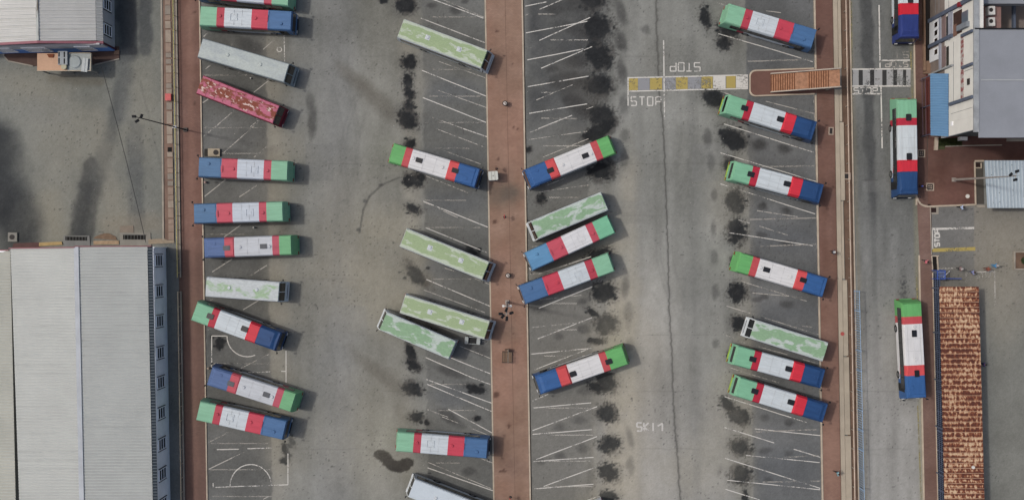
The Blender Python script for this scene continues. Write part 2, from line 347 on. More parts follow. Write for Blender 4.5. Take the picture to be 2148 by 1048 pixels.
    for (x, y, rx, ry, an, sp) in ((853, 8, 17, 17, 0, .4), (805, 2, 7, 6, 0, 0), (858, 132, 13, 12, 0, .9), (856, 168, 9, 14, 20, .9), (860, 196, 9, 10, 0, .8), (858, 222, 10, 10, 0, .8), (857, 250, 19, 14, 35, .5),
             (860, 300, 9, 8, 0, .6), (866, 378, 16, 13, 0, .6), (882, 372, 9, 7, 0, 0), (866, 438, 13, 8, 25, .7), (870, 572, 25, 12, 48, .3), (862, 742, 7, 18, -20, .4), (868, 765, 14, 9, 30, .9), (866, 815, 17, 12, 15, .6), (874, 874, 13, 9, 0, .7), (896, 886, 5, 6, 0, 0), (995, 815, 18, 8, 10, .3),
             (1002, 877, 7, 5, 0, 0), (990, 525, 14, 6, 35, .5),
             (600, 945, 6, 14, -20, .5), (613, 925, 5, 10, -25, .3), (594, 965, 6, 5, 0, .3), (461, 718, 8, 13, 5, .2), (445, 706, 4, 4, 0, 0),
             (1247, 2, 24, 18, 0, .4), (1254, 58, 25, 24, 10, .5), (1256, 118, 24, 24, -10, .5), (1256, 178, 25, 19, -5, .5), (1258, 240, 24, 18, 10, .5), (1255, 275, 30, 12, -30, .5), (1262, 358, 24, 17, -15, .5), (1135, 418, 8, 9, 20, .5), (1108, 314, 6, 6, 0, 0),
             (1253, 535, 22, 9, -20, .8), (1266, 613, 19, 18, 0, .7), (1272, 679, 19, 17, 0, .7), (1243, 655, 14, 5, 35, .6), (1270, 803, 19, 17, -20, .7), (1250, 810, 14, 8, 20, .7), (1274, 866, 17, 16, -20, .8), (1278, 931, 18, 15, 0, .8), (1276, 990, 18, 15, 0, .8), (1275, 1040, 14, 10, 0, .8), (1255, 715, 14, 6, 0, .7),
             (1480, 38, 9, 19, -10, .5), (1500, 206, 22, 13, 15, .6), (1528, 62, 18, 12, 30, .9), (1518, 88, 12, 14, 0, .9), (1538, 290, 23, 17, 30, .5), (1530, 347, 12, 15, 0, .4), (1543, 421, 17, 19, 0, .6), (1545, 486, 16, 21, 0, .8), (1545, 545, 10, 9, 0, .8), (1548, 613, 15, 16, 0, .8), (1549, 677, 15, 12, 0, .8),
             (1538, 745, 9, 10, 0, .3), (1552, 873, 18, 13, 25, .6), (1530, 850, 18, 9, 45, .8), (1553, 937, 19, 14, 20, .7), (1554, 996, 18, 17, 0, .6), (1563, 1040, 5, 10, 0, .6)):
        q += 1; S_(x, y, rx * 1.7, ry * 1.6, c=(70, 70, 68), ang=an, st=.38, soft=.75, ragged=.6, seed=q)
        for k in range(3 if sp else 0):
            a_ = random.uniform(0, 6.28); r_ = random.uniform(.9, 1.5); S_(x + math.cos(a_) * rx * r_, y + math.sin(a_) * ry * r_, random.uniform(2, 5), random.uniform(1.5, 4), c=D, st=1.0, soft=.3, ragged=.6, seed=q + 50 + k)
        q += 1; S_(x, y, rx * 1.2, ry * 1.2, c=(54, 51, 48), ang=an, st=.72, soft=.3, ragged=.7, seed=q + 7, speck=min(.8, sp * 1.3))
        S_(x, y, rx * 1.04, ry * 1.04, c=D, ang=an, st=.93, soft=.2, ragged=.75, seed=q, speck=sp)
    # crescent spill
    for t in np.linspace(0, 1, 9):
        q += 1; S_(800 + 55 * t, 952 + 30 * math.sin(t * 2.4) * (1 - .15 * t), 14, 11, c=(34, 31, 28), soft=.2, ragged=.5, seed=q)
    # soft drips and sooty smudges
    for (x, y, rx, ry, an, st_) in ((655, 255, 9, 34, 3, .6), (650, 215, 8, 18, 0, .35), (1205, 62, 30, 13, 20, .6), (1208, 128, 22, 13, 0, .7), (1212, 168, 34, 16, 5, .65), (1160, 20, 20, 12, 0, .6), (1215, 10, 40, 16, 0, .6),
             (1160, 145, 12, 7, 0, .5), (1165, 175, 14, 10, 0, .5), (1205, 215, 34, 18, 45, .75), (1303, 25, 10, 28, -15, .6), (1303, 88, 11, 18, -15, .7), (1304, 150, 10, 24, -12, .6), (1308, 220, 10, 20, 0, .45), (1310, 330, 9, 20, 0, .4), (1310, 285, 9, 14, 0, .4), (1355, 62, 9, 10, 0, .4),
             (1312, 600, 9, 22, 0, .4), (1318, 660, 9, 26, 0, .35), (1322, 720, 8, 12, 0, .3), (1322, 915, 8, 22, -12, .4), (1322, 975, 9, 18, 0, .35), (1225, 690, 14, 9, 0, .5), (1222, 632, 12, 7, 0, .5), (1172, 705, 10, 7, 0, .4), (1175, 895, 12, 9, 0, .35), (1222, 940, 12, 9, 0, .45), (1175, 955, 11, 8, 0, .45), (1215, 880, 14, 8, 0, .35), (1225, 820, 12, 8, 0, .35),
             (1492, 340, 8, 20, 0, .5), (1485, 290, 9, 16, 0, .5), (1498, 408, 6, 12, 0, .5), (1496, 480, 6, 18, 0, .4), (1498, 540, 8, 14, 0, .35), (1500, 610, 8, 14, 0, .4), (1502, 720, 7, 10, 0, .35), (1510, 985, 5, 14, 10, .3),
             (1592, 304, 18, 10, 0, .75), (1645, 312, 14, 9, 15, .75), (1600, 432, 10, 8, 0, .7), (1650, 442, 12, 7, 20, .7), (1597, 492, 10, 7, 0, .6), (1652, 510, 14, 6, 0, .6), (1604, 622, 9, 6, 0, .55), (1650, 638, 14, 8, 0, .5), (1588, 628, 10, 5, 0, .5), (1655, 885, 10, 7, 0, .5), (1605, 945, 12, 7, 0, .45), (1655, 950, 9, 6, 0, .4), (1603, 875, 10, 7, 0, .4), (1612, 1005, 10, 6, 0, .35),
             (905, 12, 10, 5, 0, .6), (955, 22, 12, 8, 0, .6), (975, 4, 7, 5, 0, .6), (940, 872, 30, 10, 30, .6), (945, 780, 28, 8, 20, .6), (985, 988, 14, 8, 0, .5), (980, 105, 14, 10, 0, .4), (1130, 645, 20, 12, 0, .3), (1135, 965, 12, 8, 0, .3),
             (562, 700, 9, 34, 5, .5), (525, 95, 30, 12, 20, .5), (600, 470, 16, 18, 0, .3), (590, 500, 18, 10, 0, .5), (560, 530, 16, 8, 0, .4), (515, 195, 14, 10, 0, .4), (480, 320, 30, 8, 0, .3),
             (1240, 1000, 8, 24, 0, .25), (1000, 730, 24, 12, 20, .5)):
        q += 1; S_(x, y, rx, ry, c=(48, 47, 46), ang=an, st=st_, soft=.55, ragged=.5, seed=q)
    for (x, y, rx, ry, an, st_) in ((790, 210, 70, 16, 42, .45), (745, 165, 40, 14, 35, .3), (800, 785, 66, 14, 38, .42), (845, 860, 40, 16, 60, .3), (905, 660, 60, 20, 35, .2), (900, 590, 18, 10, 60, .45), (1215, 180, 60, 30, 45, .25), (1380, 150, 26, 60, 0, .12)):
        q += 1; S_(x, y, rx, ry, c=(78, 72, 62), ang=an, st=st_, soft=.8, ragged=.6, seed=q)
    for (x, y, rx, ry) in ((790, 520, 90, 60), (1310, 800, 50, 120), (1300, 1010, 60, 60), (760, 620, 60, 60), (820, 470, 40, 30), (1290, 700, 40, 40), (620, 620, 50, 90), (610, 900, 50, 110), (790, 900, 80, 90), (600, 330, 40, 80), (150, 300, 80, 60), (110, 440, 40, 60), (240, 440, 36, 60), (300, 220, 30, 90), (60, 180, 70, 30), (830, 620, 60, 50), (720, 520, 60, 120), (1520, 420, 30, 60), (1540, 900, 40, 90), (1460, 980, 60, 60), (2110, 520, 60, 50), (2100, 640, 40, 80)):
        q += 1; S_(x, y, rx * 1.15, ry * 1.15, c=(148, 141, 122), st=.34, soft=.8, ragged=.6, seed=q)
    # pale drag mark and hose line in lane 2
    for a_, b_, r_ in (((838, 372), (800, 388), 2), ((800, 388), (775, 412), 2.2), ((775, 412), (762, 440), 2.2), ((762, 440), (754, 488), 2)):
        rgb = lay(rgb, ss(r_ + .8, r_ - .8, seg_d(px, py, a_, b_)) * .5, (70, 68, 64))
    for (x, y) in ((799, 388), (766, 422), (752, 482)): q += 1; S_(x, y, 5, 4, c=(66, 65, 62), st=.6, soft=.4, seed=q)
    # long joint / crack down the right lane
    pts = [(1376, -40), (1378, 80), (1384, 200), (1391, 262), (1394, 330), (1397, 420), (1401, 530), (1404, 650), (1409, 740), (1413, 860), (1421, 960), (1430, 1090)]
    wob = (vnoise(py, px * 0, 71, 7) - .5) * 2.6
    dd = np.full(px.size, 99.)
    for a_, b_ in zip(pts[:-1], pts[1:]): dd = np.minimum(dd, seg_d(px + wob, py, a_, b_))
    rgb = lay(rgb, ss(2.4, .3, dd) * .58, (58, 56, 52)); rgb = lay(rgb, ss(7, 1, dd) * .14, (70, 68, 64))
    for (a_, b_, s_) in (((1448, 0), (1462, 1048), .16), ((1330, 0), (1345, 1048), .1), ((700, 0), (712, 1048), .1)):
        rgb = lay(rgb, ss(16, 2, seg_d(px + wob * 2, py, a_, b_)) * s_, (92, 92, 90))
    # lengthwise cracks and patches
    for (a_, b_) in (((1490, 60), (1530, 60)), ((1860, 380), (1875, 383)), ((1822, 380), (1822, 402)), ((1808, 378), (1840, 378))):
        rgb = lay(rgb, ss(1.8, .6, seg_d(px, py, a_, b_)) * .5, (70, 68, 66))
    # fine flecks of dirt everywhere
    hf = vnoise(px, py, 81, 3.0); lf = fbm(px, py, 83, 70, 3)
    rgb = lay(rgb, ss(.93, .99, hf + (lf - .5) * .25) * .55, (62, 60, 57))
    hf = vnoise(px, py, 85, 4.5); rgb = lay(rgb, ss(.965, 1.0, hf + (lf - .5) * .1) * .18, (160, 156, 146))
    # patch repairs: squarish panels of slightly different tar, and faint joints between concrete pours
    for (x0, y0, x1, y1, c, s_) in ((640, 300, 700, 380, (104, 104, 101), .3), (690, 640, 770, 720, (126, 125, 119), .3), (1430, 560, 1490, 660, (118, 118, 113), .35), (1300, 420, 1370, 470, (120, 119, 113), .3), (1452, 300, 1512, 380, (112, 112, 110), .3),
                                    (600, 860, 660, 960, (116, 115, 108), .3), (1808, 378, 1872, 402, (118, 118, 115), .25), (1850, 640, 1880, 800, (128, 127, 120), .3), (60, 200, 150, 260, (118, 117, 110), .3), (1460, 880, 1530, 980, (138, 136, 126), .3)):
        e = (vnoise(px, py, 87, 6) - .5) * 2.5; m = ss(x0, x0 + 1.5, px + e) * ss(x1, x1 - 1.5, px + e) * ss(y0, y0 + 1.5, py + e) * ss(y1, y1 - 1.5, py + e); rgb = lay(rgb, m * s_, c)
    for yj in (118, 236, 344, 452, 585, 702, 820, 941):
        e = (vnoise(px, py, 89, 20) - .5) * 3; lane = ss(600, 606, px) * ss(880, 874, px) + ss(1300, 1306, px) * ss(1560, 1554, px) + ss(1786, 1790, px) * ss(1912, 1908, px)
        rgb = lay(rgb, ss(1.6, .4, np.abs(py - yj + e)) * lane * .16 * ss(.35, .6, fbm(px, py, 91, 60, 2)), (72, 70, 66))
    # tyre arcs left by buses swinging out of the bays
    for (cx, cy, r_, a0, a1, s_) in ((1010, 330, 260, 150, 215, .22), (1010, 700, 290, 150, 210, .2), (1100, 250, 330, -30, 25, .16), (1110, 760, 300, -25, 30, .16), (1700, 500, 290, 150, 205, .2), (420, 300, 300, -28, 25, .18), (420, 760, 290, -20, 32, .18), (1700, 880, 260, 150, 200, .18)):
        d = np.hypot(px - cx, py - cy); an = np.degrees(np.arctan2(-(py - cy), px - cx)) % 360; a0_, a1_ = a0 % 360, a1 % 360
        inn = ((an > a0_) & (an < a1_)) if a0_ < a1_ else ((an > a0_) | (an < a1_))
        for o_ in (0, 26, 34): rgb = lay(rgb, ss(4.5, 1, np.abs(d - r_ - o_ + (n2 - .5) * 5)) * inn * s_ * .55 * ss(.35, .7, n1), (80, 79, 76))
    # coarse aggregate mottling
    rgb += ((fbm(px, py, 95, 7, 3, .7) - .5) * 13)[:, None]
    g_ = rgb.mean(1, keepdims=True); rgb = (g_ + (rgb - g_) * .9) + np.array([2.5, 3.5, 4.0])
    rgb += rng.normal(0, 2.4, px.size)[:, None]
    return rgb
M_GROUND = attr_mat('weathered_asphalt', grain=.09, gscale=5)
far = MB(); far.face([(-900, -900, -.05), (900, -900, -.05), (900, 900, -.05), (-900, 900, -.05)])
far.build('ground', mat('far_asphalt', col(113, 112, 106), .9, .2, .05, .1), kind='structure')
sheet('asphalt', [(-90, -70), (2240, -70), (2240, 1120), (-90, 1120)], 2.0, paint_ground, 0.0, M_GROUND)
# ------------------------------------------------------------------ pavements, kerbs, drains
def pave_fn(c1, c2, seed, spots=(), dirt_or_shade=()):
    def fn(px, py):
        rgb = np.empty((px.size, 3)); rgb[:] = c1
        n = fbm(px, py * .5, seed, 120, 4); rgb = lay(rgb, ss(.35, .65, n), c2)
        rgb += ((fbm(px, py, seed + 3, 30, 5, .6) - .5) * 30)[:, None] + ((fbm(px * 2, py * .12, seed + 6, 26, 3) - .5) * 12)[:, None]
        k = seed * 31
        for (x, y, rx, ry, c, s_) in dirt_or_shade: k += 1; stain(rgb, px, py, x, y, rx, ry, c, 0, s_, .8, .6, k)
        for (x, y, r_) in spots: k += 1; stain(rgb, px, py, x, y, r_, r_, (72, 48, 40), 0, .8, .4, .5, k)
        hf = vnoise(px, py, seed + 9, 3.2); rgb = lay(rgb, ss(.95, 1, hf) * .5, (84, 64, 56))
        return rgb
    return fn
M_PAVE = attr_mat('brick_pavers', grain=.06, gscale=4, bump=.2, brick=1.6)
KZ = .12
def band(x0a, x0b, x1a, x1b, y0, y1):
    """strip between two slightly slanting lines given at y=0 and y=1048"""
    f = lambda a, b, y: a + (b - a) * y / 1048.0
    return [(f(x0a, x0b, y0), y0), (f(x1a, x1b, y0), y0), (f(x1a, x1b, y1), y1), (f(x0a, x0b, y1), y1)]
def pxpoly(q): return [P(x, y)[:2] for x, y in q]
def prism_px(name, q, z0, z1, m, **kw):
    b = MB(); b.prism(pxpoly(q), z0, z1); return b.build(name, m, **kw)
M_KERB = mat('kerb_concrete', col(178, 163, 142), .85, .18, .8, .2)
M_KERB2 = mat('grey_kerb', col(150, 142, 128), .85, .2, .8, .2)
M_BASE = mat('paver_bedding', col(96, 74, 64), .9)
def pavement(q, fn, z=KZ, step=4):
    prism_px('pavement', q, -.02, z - .006, M_BASE, kind='structure')
    sheet('pavement_surface', q, step, fn, z, M_PAVE)
cen = pave_fn((144, 116, 98), (150, 116, 98), 3, spots=((1043, 66, 3), (1078, 268, 2.5), (1086, 271, 2), (1045, 334, 3), (1041, 730, 0), (1041, 828, 6), (1067, 892, 4), (1050, 988, 3), (1058, 986, 3), (1038, 465, 4), (1078, 700, 2)),
              dirt_or_shade=((1050, 410, 40, 22, (100, 90, 78), .75), (1070, 405, 16, 14, (84, 80, 74), .5), (1060, 690, 30, 24, (112, 92, 76), .6), (1050, 950, 26, 30, (112, 86, 70), .5), (1075, 980, 26, 20, (116, 92, 80), .5), (1045, 250, 20, 120, (132, 104, 86), .4)))  # patches near the cabinet are bus shade painted in; the rest is dirt
pavement(band(1019.5, 1037.5, 1093.5, 1110.5, -70, 1120), cen)
prism_px('kerb', band(1016.5, 1034.5, 1019.3, 1037.3, -70, 1120), -.02, KZ + .015, M_KERB, kind='structure')
prism_px('kerb', band(1093.7, 1110.7, 1097, 1113.8, -70, 1120), -.02, KZ + .02, M_KERB, kind='structure')
prism_px('gutter', band(1097.6, 1114.4, 1099.2, 1116, -70, 1120), -.02, .006, mat('wet_gutter', col(52, 48, 42), .6), kind='structure')
def left_fn(px, py):
    base = pave_fn((116, 86, 75), (126, 94, 82), 13, spots=((408, 25, 3), (408, 220, 2)))(px, py)
    e = lx(372, 386, py)
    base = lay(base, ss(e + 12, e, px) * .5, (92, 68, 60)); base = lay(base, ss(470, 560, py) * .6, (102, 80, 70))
    mid = lx(398, 410, py); return lay(base, ss(12, 2, np.abs(px - mid) + (fbm(px, py, 15, 40, 3) - .5) * 14) * .35, (150, 114, 98))
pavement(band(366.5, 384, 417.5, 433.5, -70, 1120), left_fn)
prism_px('kerb', band(417.6, 433.6, 420.2, 436.2, -70, 1120), -.02, KZ + .015, M_KERB, kind='structure')
prism_px('pavement_joint', band(1059.2, 1080.2, 1059.9, 1080.9, -70, 1120), KZ - .01, KZ + .004, mat('joint_dirt', col(96, 74, 62), .9, .3, 1), kind='structure')
# left drain strip with slabs, yellow railing
drain_q = band(342, 350, 361, 369.5, -70, 503)
prism_px('drain_edge', drain_q, -.02, .05, mat('drain_side', col(122, 98, 84), .9, .2, .7), kind='structure')
prism_px('kerb', band(337.5, 345.5, 341, 349, -70, 503), -.02, .14, M_KERB2, kind='structure')
ORD = ['first', 'second', 'third', 'fourth', 'fifth', 'sixth', 'seventh', 'eighth', 'ninth', 'tenth', 'eleventh', 'twelfth', 'thirteenth', 'fourteenth', 'fifteenth', 'sixteenth',
       'seventeenth', 'eighteenth', 'nineteenth', 'twentieth', 'twenty-first', 'twenty-second', 'twenty-third', 'twenty-fourth', 'twenty-fifth', 'twenty-sixth', 'twenty-seventh', 'twenty-eighth', 'twenty-ninth', 'thirtieth']
slab_m = [mat('concrete_slab_%s' % n_, col(*c), .85, .14, 1.2, .15) for n_, c in (('pale', (150, 136, 120)), ('warm', (144, 124, 108)), ('grey', (134, 124, 112)))]
y = 1.0; i = 0
while y < 498:
    ln = random.choice((10, 12, 15, 19, 26)); g_ = 1.4
    if 302 < y < 318 or 302 < y + ln < 318:
        if y < 302: ln = max(8, 301 - y)
        else: y = 319; continue
    q = [(346.5 + y * .0155, y), (358 + y * .0155, y), (358 + (y + ln) * .0155, y + ln), (346.5 + (y + ln) * .0155, y + ln)]
    prism_px('drain_slab', q, .05, .13 + random.random() * .03, random.choice(slab_m),
             label='%s concrete slab down from the top over the yellow rail drain' % ORD[min(i, 29)], cat='drain slab', group='concrete slabs covering the left drain')
    i += 1; y += ln + random.choice((g_, g_, 2.2, 3.4))
prism_px('drain_pit', [(352, 309), (361, 309), (361, 323), (352, 323)], .05, .056, mat('pit_black', col(26, 24, 22), .9), kind='structure')
b = MB(); a = P(355.5, 205); b.box((a.x, a.y, .33), (.68, .82, .4)); rb = empty('red_box', label='small red box standing on the slabs of the left drain', cat='box')
b.build('box_body', mat('red_plastic', col(196, 82, 80), .5), rb); b = MB(); b.box((a.x, a.y, .555), (.74, .88, .05)); b.build('lid', MATS['red_plastic'], rb)
def railing(name, x0, x1, y0, y1, z, m_rail, m_post, label, r=.06, every=30, wall=None, low=None):
    t = empty(name, P(x0 + (x1 - x0) * y0 / 1048, y0), label=label, cat='railing'); t.location = (0, 0, 0)
    f = lambda y_: x0 + (x1 - x0) * y_ / 1048
    b = MB(); b.tube(P(f(y0), y0, z), P(f(y1), y1, z), r, n=6); b.build('top_rail', m_rail, t)
    if low: b = MB(); b.tube(P(f(y0), y0, low), P(f(y1), y1, low), r * .7, n=6); b.build('lower_rail', m_rail, t)
    y_ = y0 + 2
    while y_ < y1:
        p = P(f(y_), y_, z); b = MB(); b.tube((p.x, p.y, 0), (p.x, p.y, z), r * .8, n=6); b.build('post', m_post, t); y_ += every
    if wall:
        b = MB(); a_, c_ = P(f(y0), y0, z), P(f(y1), y1, z); d = (c_ - a_).normalized(); nrm = Vector((d.y, -d.x, 0)) * wall[0] / 2
        off = Vector((d.y, -d.x, 0)) * (-.14)
        b.prism([(a_ + nrm + off)[:2], (c_ + nrm + off)[:2], (c_ - nrm + off)[:2], (a_ - nrm + off)[:2]], 0, wall[1]); b.build('low_wall', M_KERB2, t)
    return t
M_YEL = mat('yellow_rail_paint', col(182, 168, 100), .6, .2, 1); M_CREAM = mat('cream_rail_paint', col(192, 172, 140), .6, .15, 1)
railing('yellow_railing', 362.8, 379.5, -60, 582, 1.0, M_YEL, M_YEL, 'long yellow pipe railing beside the left red paved walkway', wall=(.18, .3), low=.5)
railing('cream_railing', 363.3, 379.8, 611, 1110, 1.0, M_CREAM, M_CREAM, 'faded cream pipe railing between the lower left warehouse and red walkway', wall=(.18, .3), low=.5)
# right walkway
right_q = band(1710, 1728, 1746, 1764, -70, 1120)
rfn = pave_fn((112, 82, 70), (120, 88, 76), 23, dirt_or_shade=((1740, 800, 30, 200, (150, 116, 98), .6), (1745, 980, 30, 120, (158, 124, 106), .6), (1730, 40, 30, 120, (104, 76, 68), .5)))
pavement(right_q, rfn)
prism_px('kerb', band(1706.5, 1724.5, 1709.8, 1727.8, -70, 146), -.02, KZ + .015, M_KERB, kind='structure')
prism_px('kerb', band(1705.3, 1723.5, 1708.6, 1726.8, 200, 1120), -.02, KZ + .015, M_KERB, kind='structure')
M_SLAB = mat('drain_cover_concrete', col(166, 154, 134), .85, .14, .35, .15)
prism_px('drain_cover', band(1746.5, 1764.4, 1755.2, 1773.4, -70, 143), -.02, .2, M_SLAB, kind='structure')
prism_px('drain_cover', band(1746.5, 1764.4, 1755.2, 1773.4, 188, 1120), -.02, .2, M_SLAB, kind='structure')
for (ya, yb, e) in ((-70, 143, 0), (188, 255, -1), (257, 420, 2), (422, 584, -2), (587, 745, 3), (748, 910, 4), (913, 1120, 5)):
    prism_px('drain_cover', band(1755.9, 1774, 1762 + e, 1781 + e, ya, yb), -.02, .22, M_SLAB, kind='structure')
prism_px('soil', band(1762, 1781, 1781, 1799.5, -70, 1120), -.02, .03, mat('brown_soil', col(106, 84, 68), .95, .25, .8, .4), kind='structure')
railing('pipe_railing', 1774.5, 1793.5, -60, 1110, .9, mat('pale_pipe', col(186, 166, 146), .6, .15, 1), M_KERB2, 'long pale pipe railing between the cream drain cover and the road', every=40, r=.075)
prism_px('kerb', band(1780.5, 1799.5, 1783.2, 1802.2, -70, 1120), -.02, .16, M_KERB, kind='structure')
# road kerb + right footpath
prism_px('kerb', [(1913.3, -70), (1916.3, -70), (1923.6, 430), (1920.6, 430)], -.02, .13, M_KERB, kind='structure')
prism_px('kerb', [(1926, 535), (1929, 535), (1940.4, 1120), (1937.4, 1120)], -.02, .13, M_KERB, kind='structure')
pavement([(1916.5, -70), (1941, -70), (1946, 428), (1923.8, 428)], pave_fn((98, 72, 64), (106, 80, 70), 43))
pavement([(1923.8, 428.4), (1952.5, 428.4), (1955, 548), (1929.3, 548)], pave_fn((118, 94, 84), (124, 98, 88), 53))
pavement([(1929.3, 548.4), (1954.5, 548.4), (1968, 1120), (1940.5, 1120)], pave_fn((114, 88, 78), (118, 94, 84), 63))
# plaza by the white building
plaza = [(1946.3, 286), (2240, 286), (2240, 336), (2044, 336), (2044, 427), (1950, 432), (1946.5, 428)]
prism_px('pavement', plaza, -.02, KZ - .006, M_BASE, kind='structure')
pf = pave_fn((108, 77, 66), (98, 68, 60), 73, dirt_or_shade=((2090, 315, 70, 24, (78, 54, 48), .7), (2000, 330, 40, 18, (84, 60, 52), .5), (2000, 410, 40, 20, (124, 86, 74), .5)))
sheet('pavement_surface', [(1946.3, 286), (2240, 286), (2240, 336.2), (1946.3, 336.2)], 4, pf, KZ, M_PAVE)
sheet('pavement_surface', [(1946.3, 336.6), (2044, 336.6), (2044, 428.5), (1946.3, 431)], 4, pf, KZ, M_PAVE)
def line_wall(name, pts, wd, z0, z1, m, **kw):
    b = MB()
    for (a_, c_) in zip(pts[:-1], pts[1:]):
        a_, c_ = P(*a_), P(*c_); d = (c_ - a_).normalized(); nr = Vector((-d.y, d.x, 0)) * wd / 2
        b.prism([(a_ + nr)[:2], (c_ + nr)[:2], (c_ - nr)[:2], (a_ - nr)[:2]], z0, z1)
    return b.build(name, m, **kw)
line_wall('kerb', [(1922.5, 413), (1925, 421), (1930, 427.5), (1937, 431.5), (1945, 433)], .22, -.02, .17, M_KERB, kind='structure')
line_wall('kerb', [(1945, 433), (2045.5, 429)], .2, -.02, .165, M_KERB, kind='structure')
line_wall('kerb', [(2045.5, 429), (2043.5, 339.5)], .2, -.02, .175, M_KERB, kind='structure')
line_wall('kerb', [(2043.5, 338), (2063, 337.5)], .2, -.02, .17, M_KERB, kind='structure')
line_wall('kerb', [(1953.5, 536), (1955.5, 568)], .12, -.02, .17, M_KERB, kind='structure')
line_wall('kerb', [(1950.5, 434), (1953.2, 534)], .1, -.02, .14, M_KERB2, kind='structure')
prism_px('trench_or_shade', [(1956.5, 538), (1964, 538), (1965.5, 568), (1958, 568)], .004, .01, mat('trench_shade_black', col(30, 26, 24), .9), kind='structure')
line_wall('kerb', [(1955, 536.5), (1969, 536.5)], .12, -.02, .15, M_KERB, kind='structure')
line_wall('kerb', [(1965.5, 538), (1967.5, 568)], .14, -.02, .15, M_KERB, kind='structure')
prism_px('trench_or_shade', [(2046, 340), (2062, 340), (2064.5, 428), (2048, 428)], .004, .012, mat('trench_grey', col(74, 70, 64), .9), kind='structure')
prism_px('drain_pit', [(2046.5, 342), (2056, 342), (2056, 350.5), (2046.5, 350.5)], .02, .03, mat('pit_brown', col(44, 30, 28), .9), kind='structure')
prism_px('kerb', [(2047, 430), (2066, 430), (2066, 435), (2050, 435)], -.02, .1, M_KERB2, kind='structure')
prism_px('kerb', [(2056.5, 342), (2059, 342), (2059, 353), (2046.5, 353), (2046.5, 351), (2056.5, 351)], .0, .1, M_KERB, kind='structure')
prism_px('pit_frame', [(1950, 434.5), (1968.5, 434.5), (1968.5, 449), (1950, 449)], -.02, .05, M_KERB2, kind='structure')
prism_px('drain_pit', [(1951.5, 435.5), (1963.5, 435.5), (1963.5, 445.5), (1951.5, 445.5)], .05, .056, MATS['pit_brown'], kind='structure')
# island at the foot of the stairs (rounded nose)
def arc_px(cx, cy, r, a0, a1, n=6): return [(cx + r * math.cos(R(a_)), cy - r * math.sin(R(a_))) for a_ in np.linspace(a0, a1, n)]
nose = [(1707, 142.5)] + arc_px(1584, 159.5, 12.5, 90, 180) + arc_px(1584, 190.5, 12.5, 180, 270) + [(1708, 198.5)]
prism_px('kerb', nose, -.02, .15, M_KERB, kind='structure')
nose2 = [(1712, 145.2)] + arc_px(1585, 161, 11, 90, 180) + arc_px(1585, 189, 11, 180, 270) + [(1712, 195.6)]
prism_px('pavement', nose2, .1, .156, mat('island_pavers', col(110, 78, 68), .9, .14, .6, .1), kind='structure')
# manholes and pit frames
M_IRON = mat('dark_iron', col(52, 48, 46), .7); M_FR = mat('pit_concrete', col(160, 142, 124), .85, .1)
def manhole(x, y, w_, h_, z, label, bars=2, cat='drain grate', name='drain_grate'):
    c_ = P(x, y, z); t = empty(name, (c_.x, c_.y, z), R(-.9), label=label, cat=cat)
    b = MB(); fw = .14
    for (dx, dy, sx, sy) in ((0, h_ / 2 - fw / 2, w_, fw), (0, -h_ / 2 + fw / 2, w_, fw), (-w_ / 2 + fw / 2, 0, fw, h_ - 2 * fw - .004), (w_ / 2 - fw / 2, 0, fw, h_ - 2 * fw - .004)):
        b.box((dx, dy, .04), (sx, sy, .08))
    b.build('frame', M_FR, t); b = MB(); b.box((0, 0, .012), (w_ - 2 * fw - .01, h_ - 2 * fw - .01, .024)); b.build('cover', M_IRON, t)
    b = MB(); k = (w_ - 2 * fw) / 4
    for dx in (-k * .75, k * .75):
        for dy in (-k * .75, k * .75): b.box((dx, dy, .04), (k * .95, k * .95, .03))
    if bars: b.build('panel', M_FR, t)
manhole(1932.5, 322, .95, 1.0, KZ, 'square grate in the paving beside the white roof of the curbside bus')
manhole(1950.7, 392, 1.0, 1.0, KZ, 'square grate in the plaza beside the blue front of the curbside bus')
manhole(1743, 275, .65, 1.0, KZ, 'small cream framed pit in the right red walkway below the stairs', bars=0, cat='pit cover', name='pit_cover')
manhole(1776.5, 369.5, 1.0, .9, .06, 'square pit with white frame under the pale pipe railing', bars=0, cat='pit cover', name='pit_cover')
def disc_thing(name, x, y, r, z, hgt, m, label, cat, rim=None, mrim=None):
    p = P(x, y, z); t = empty(name, (p.x, p.y, z), label=label, cat=cat)
    b = MB(); b.tube((0, 0, 0), (0, 0, hgt), r, n=20); b.build('cover', m, t)
    b = MB(); b.tube((0, 0, 0), (0, 0, hgt * .6), r * 1.18, n=20); b.build('rim', mrim or M_FR, t)
M_WHITE = mat('white_paint', col(205, 203, 196), .6, .08, 2)
disc_thing('manhole_cover', 2029.5, 411.5, .24, KZ, .05, M_WHITE, 'round white manhole cover near the corner of the plaza', 'manhole cover')
disc_thing('manhole_cover', 1767, 699.5, .24, .22, .05, mat('red_lid', col(168, 72, 66), .6), 'round red lid on the cream drain cover', 'manhole cover')
p = P(447, 320); t = empty('pump_plinth', (p.x, p.y, 0), R(-1), label='beige concrete plinth with round dark fan grille above the front of a parked bus', cat='plinth')
b = MB(); b.box((0.18, 0, .16), (1.5, .98, .32)); b.build('slab', mat('beige_concrete', col(160, 148, 126), .85, .1), t)
b = MB(); b.tube((.45, 0, .32), (.45, 0, .36), .33, n=20); b.build('grille', M_IRON, t)
b = MB(); b.box((-.82, -.03, .13), (.42, .9, .26)); b.build('recess', mat('recess_dark', col(50, 48, 44), .9), t)
p = P(28, 497); t = empty('pump_plinth', (p.x, p.y, 0), R(-1), label='square concrete plinth with round dark opening left of the warehouse ramps', cat='plinth')
b = MB(); b.box((0, 0, .12), (1.15, 1.15, .24)); b.build('slab', mat('grey_concrete', col(128, 126, 118), .85, .15), t)
b = MB(); b.tube((-.05, 0, .24), (-.05, 0, .28), .32, n=20); b.build('grille', M_IRON, t)
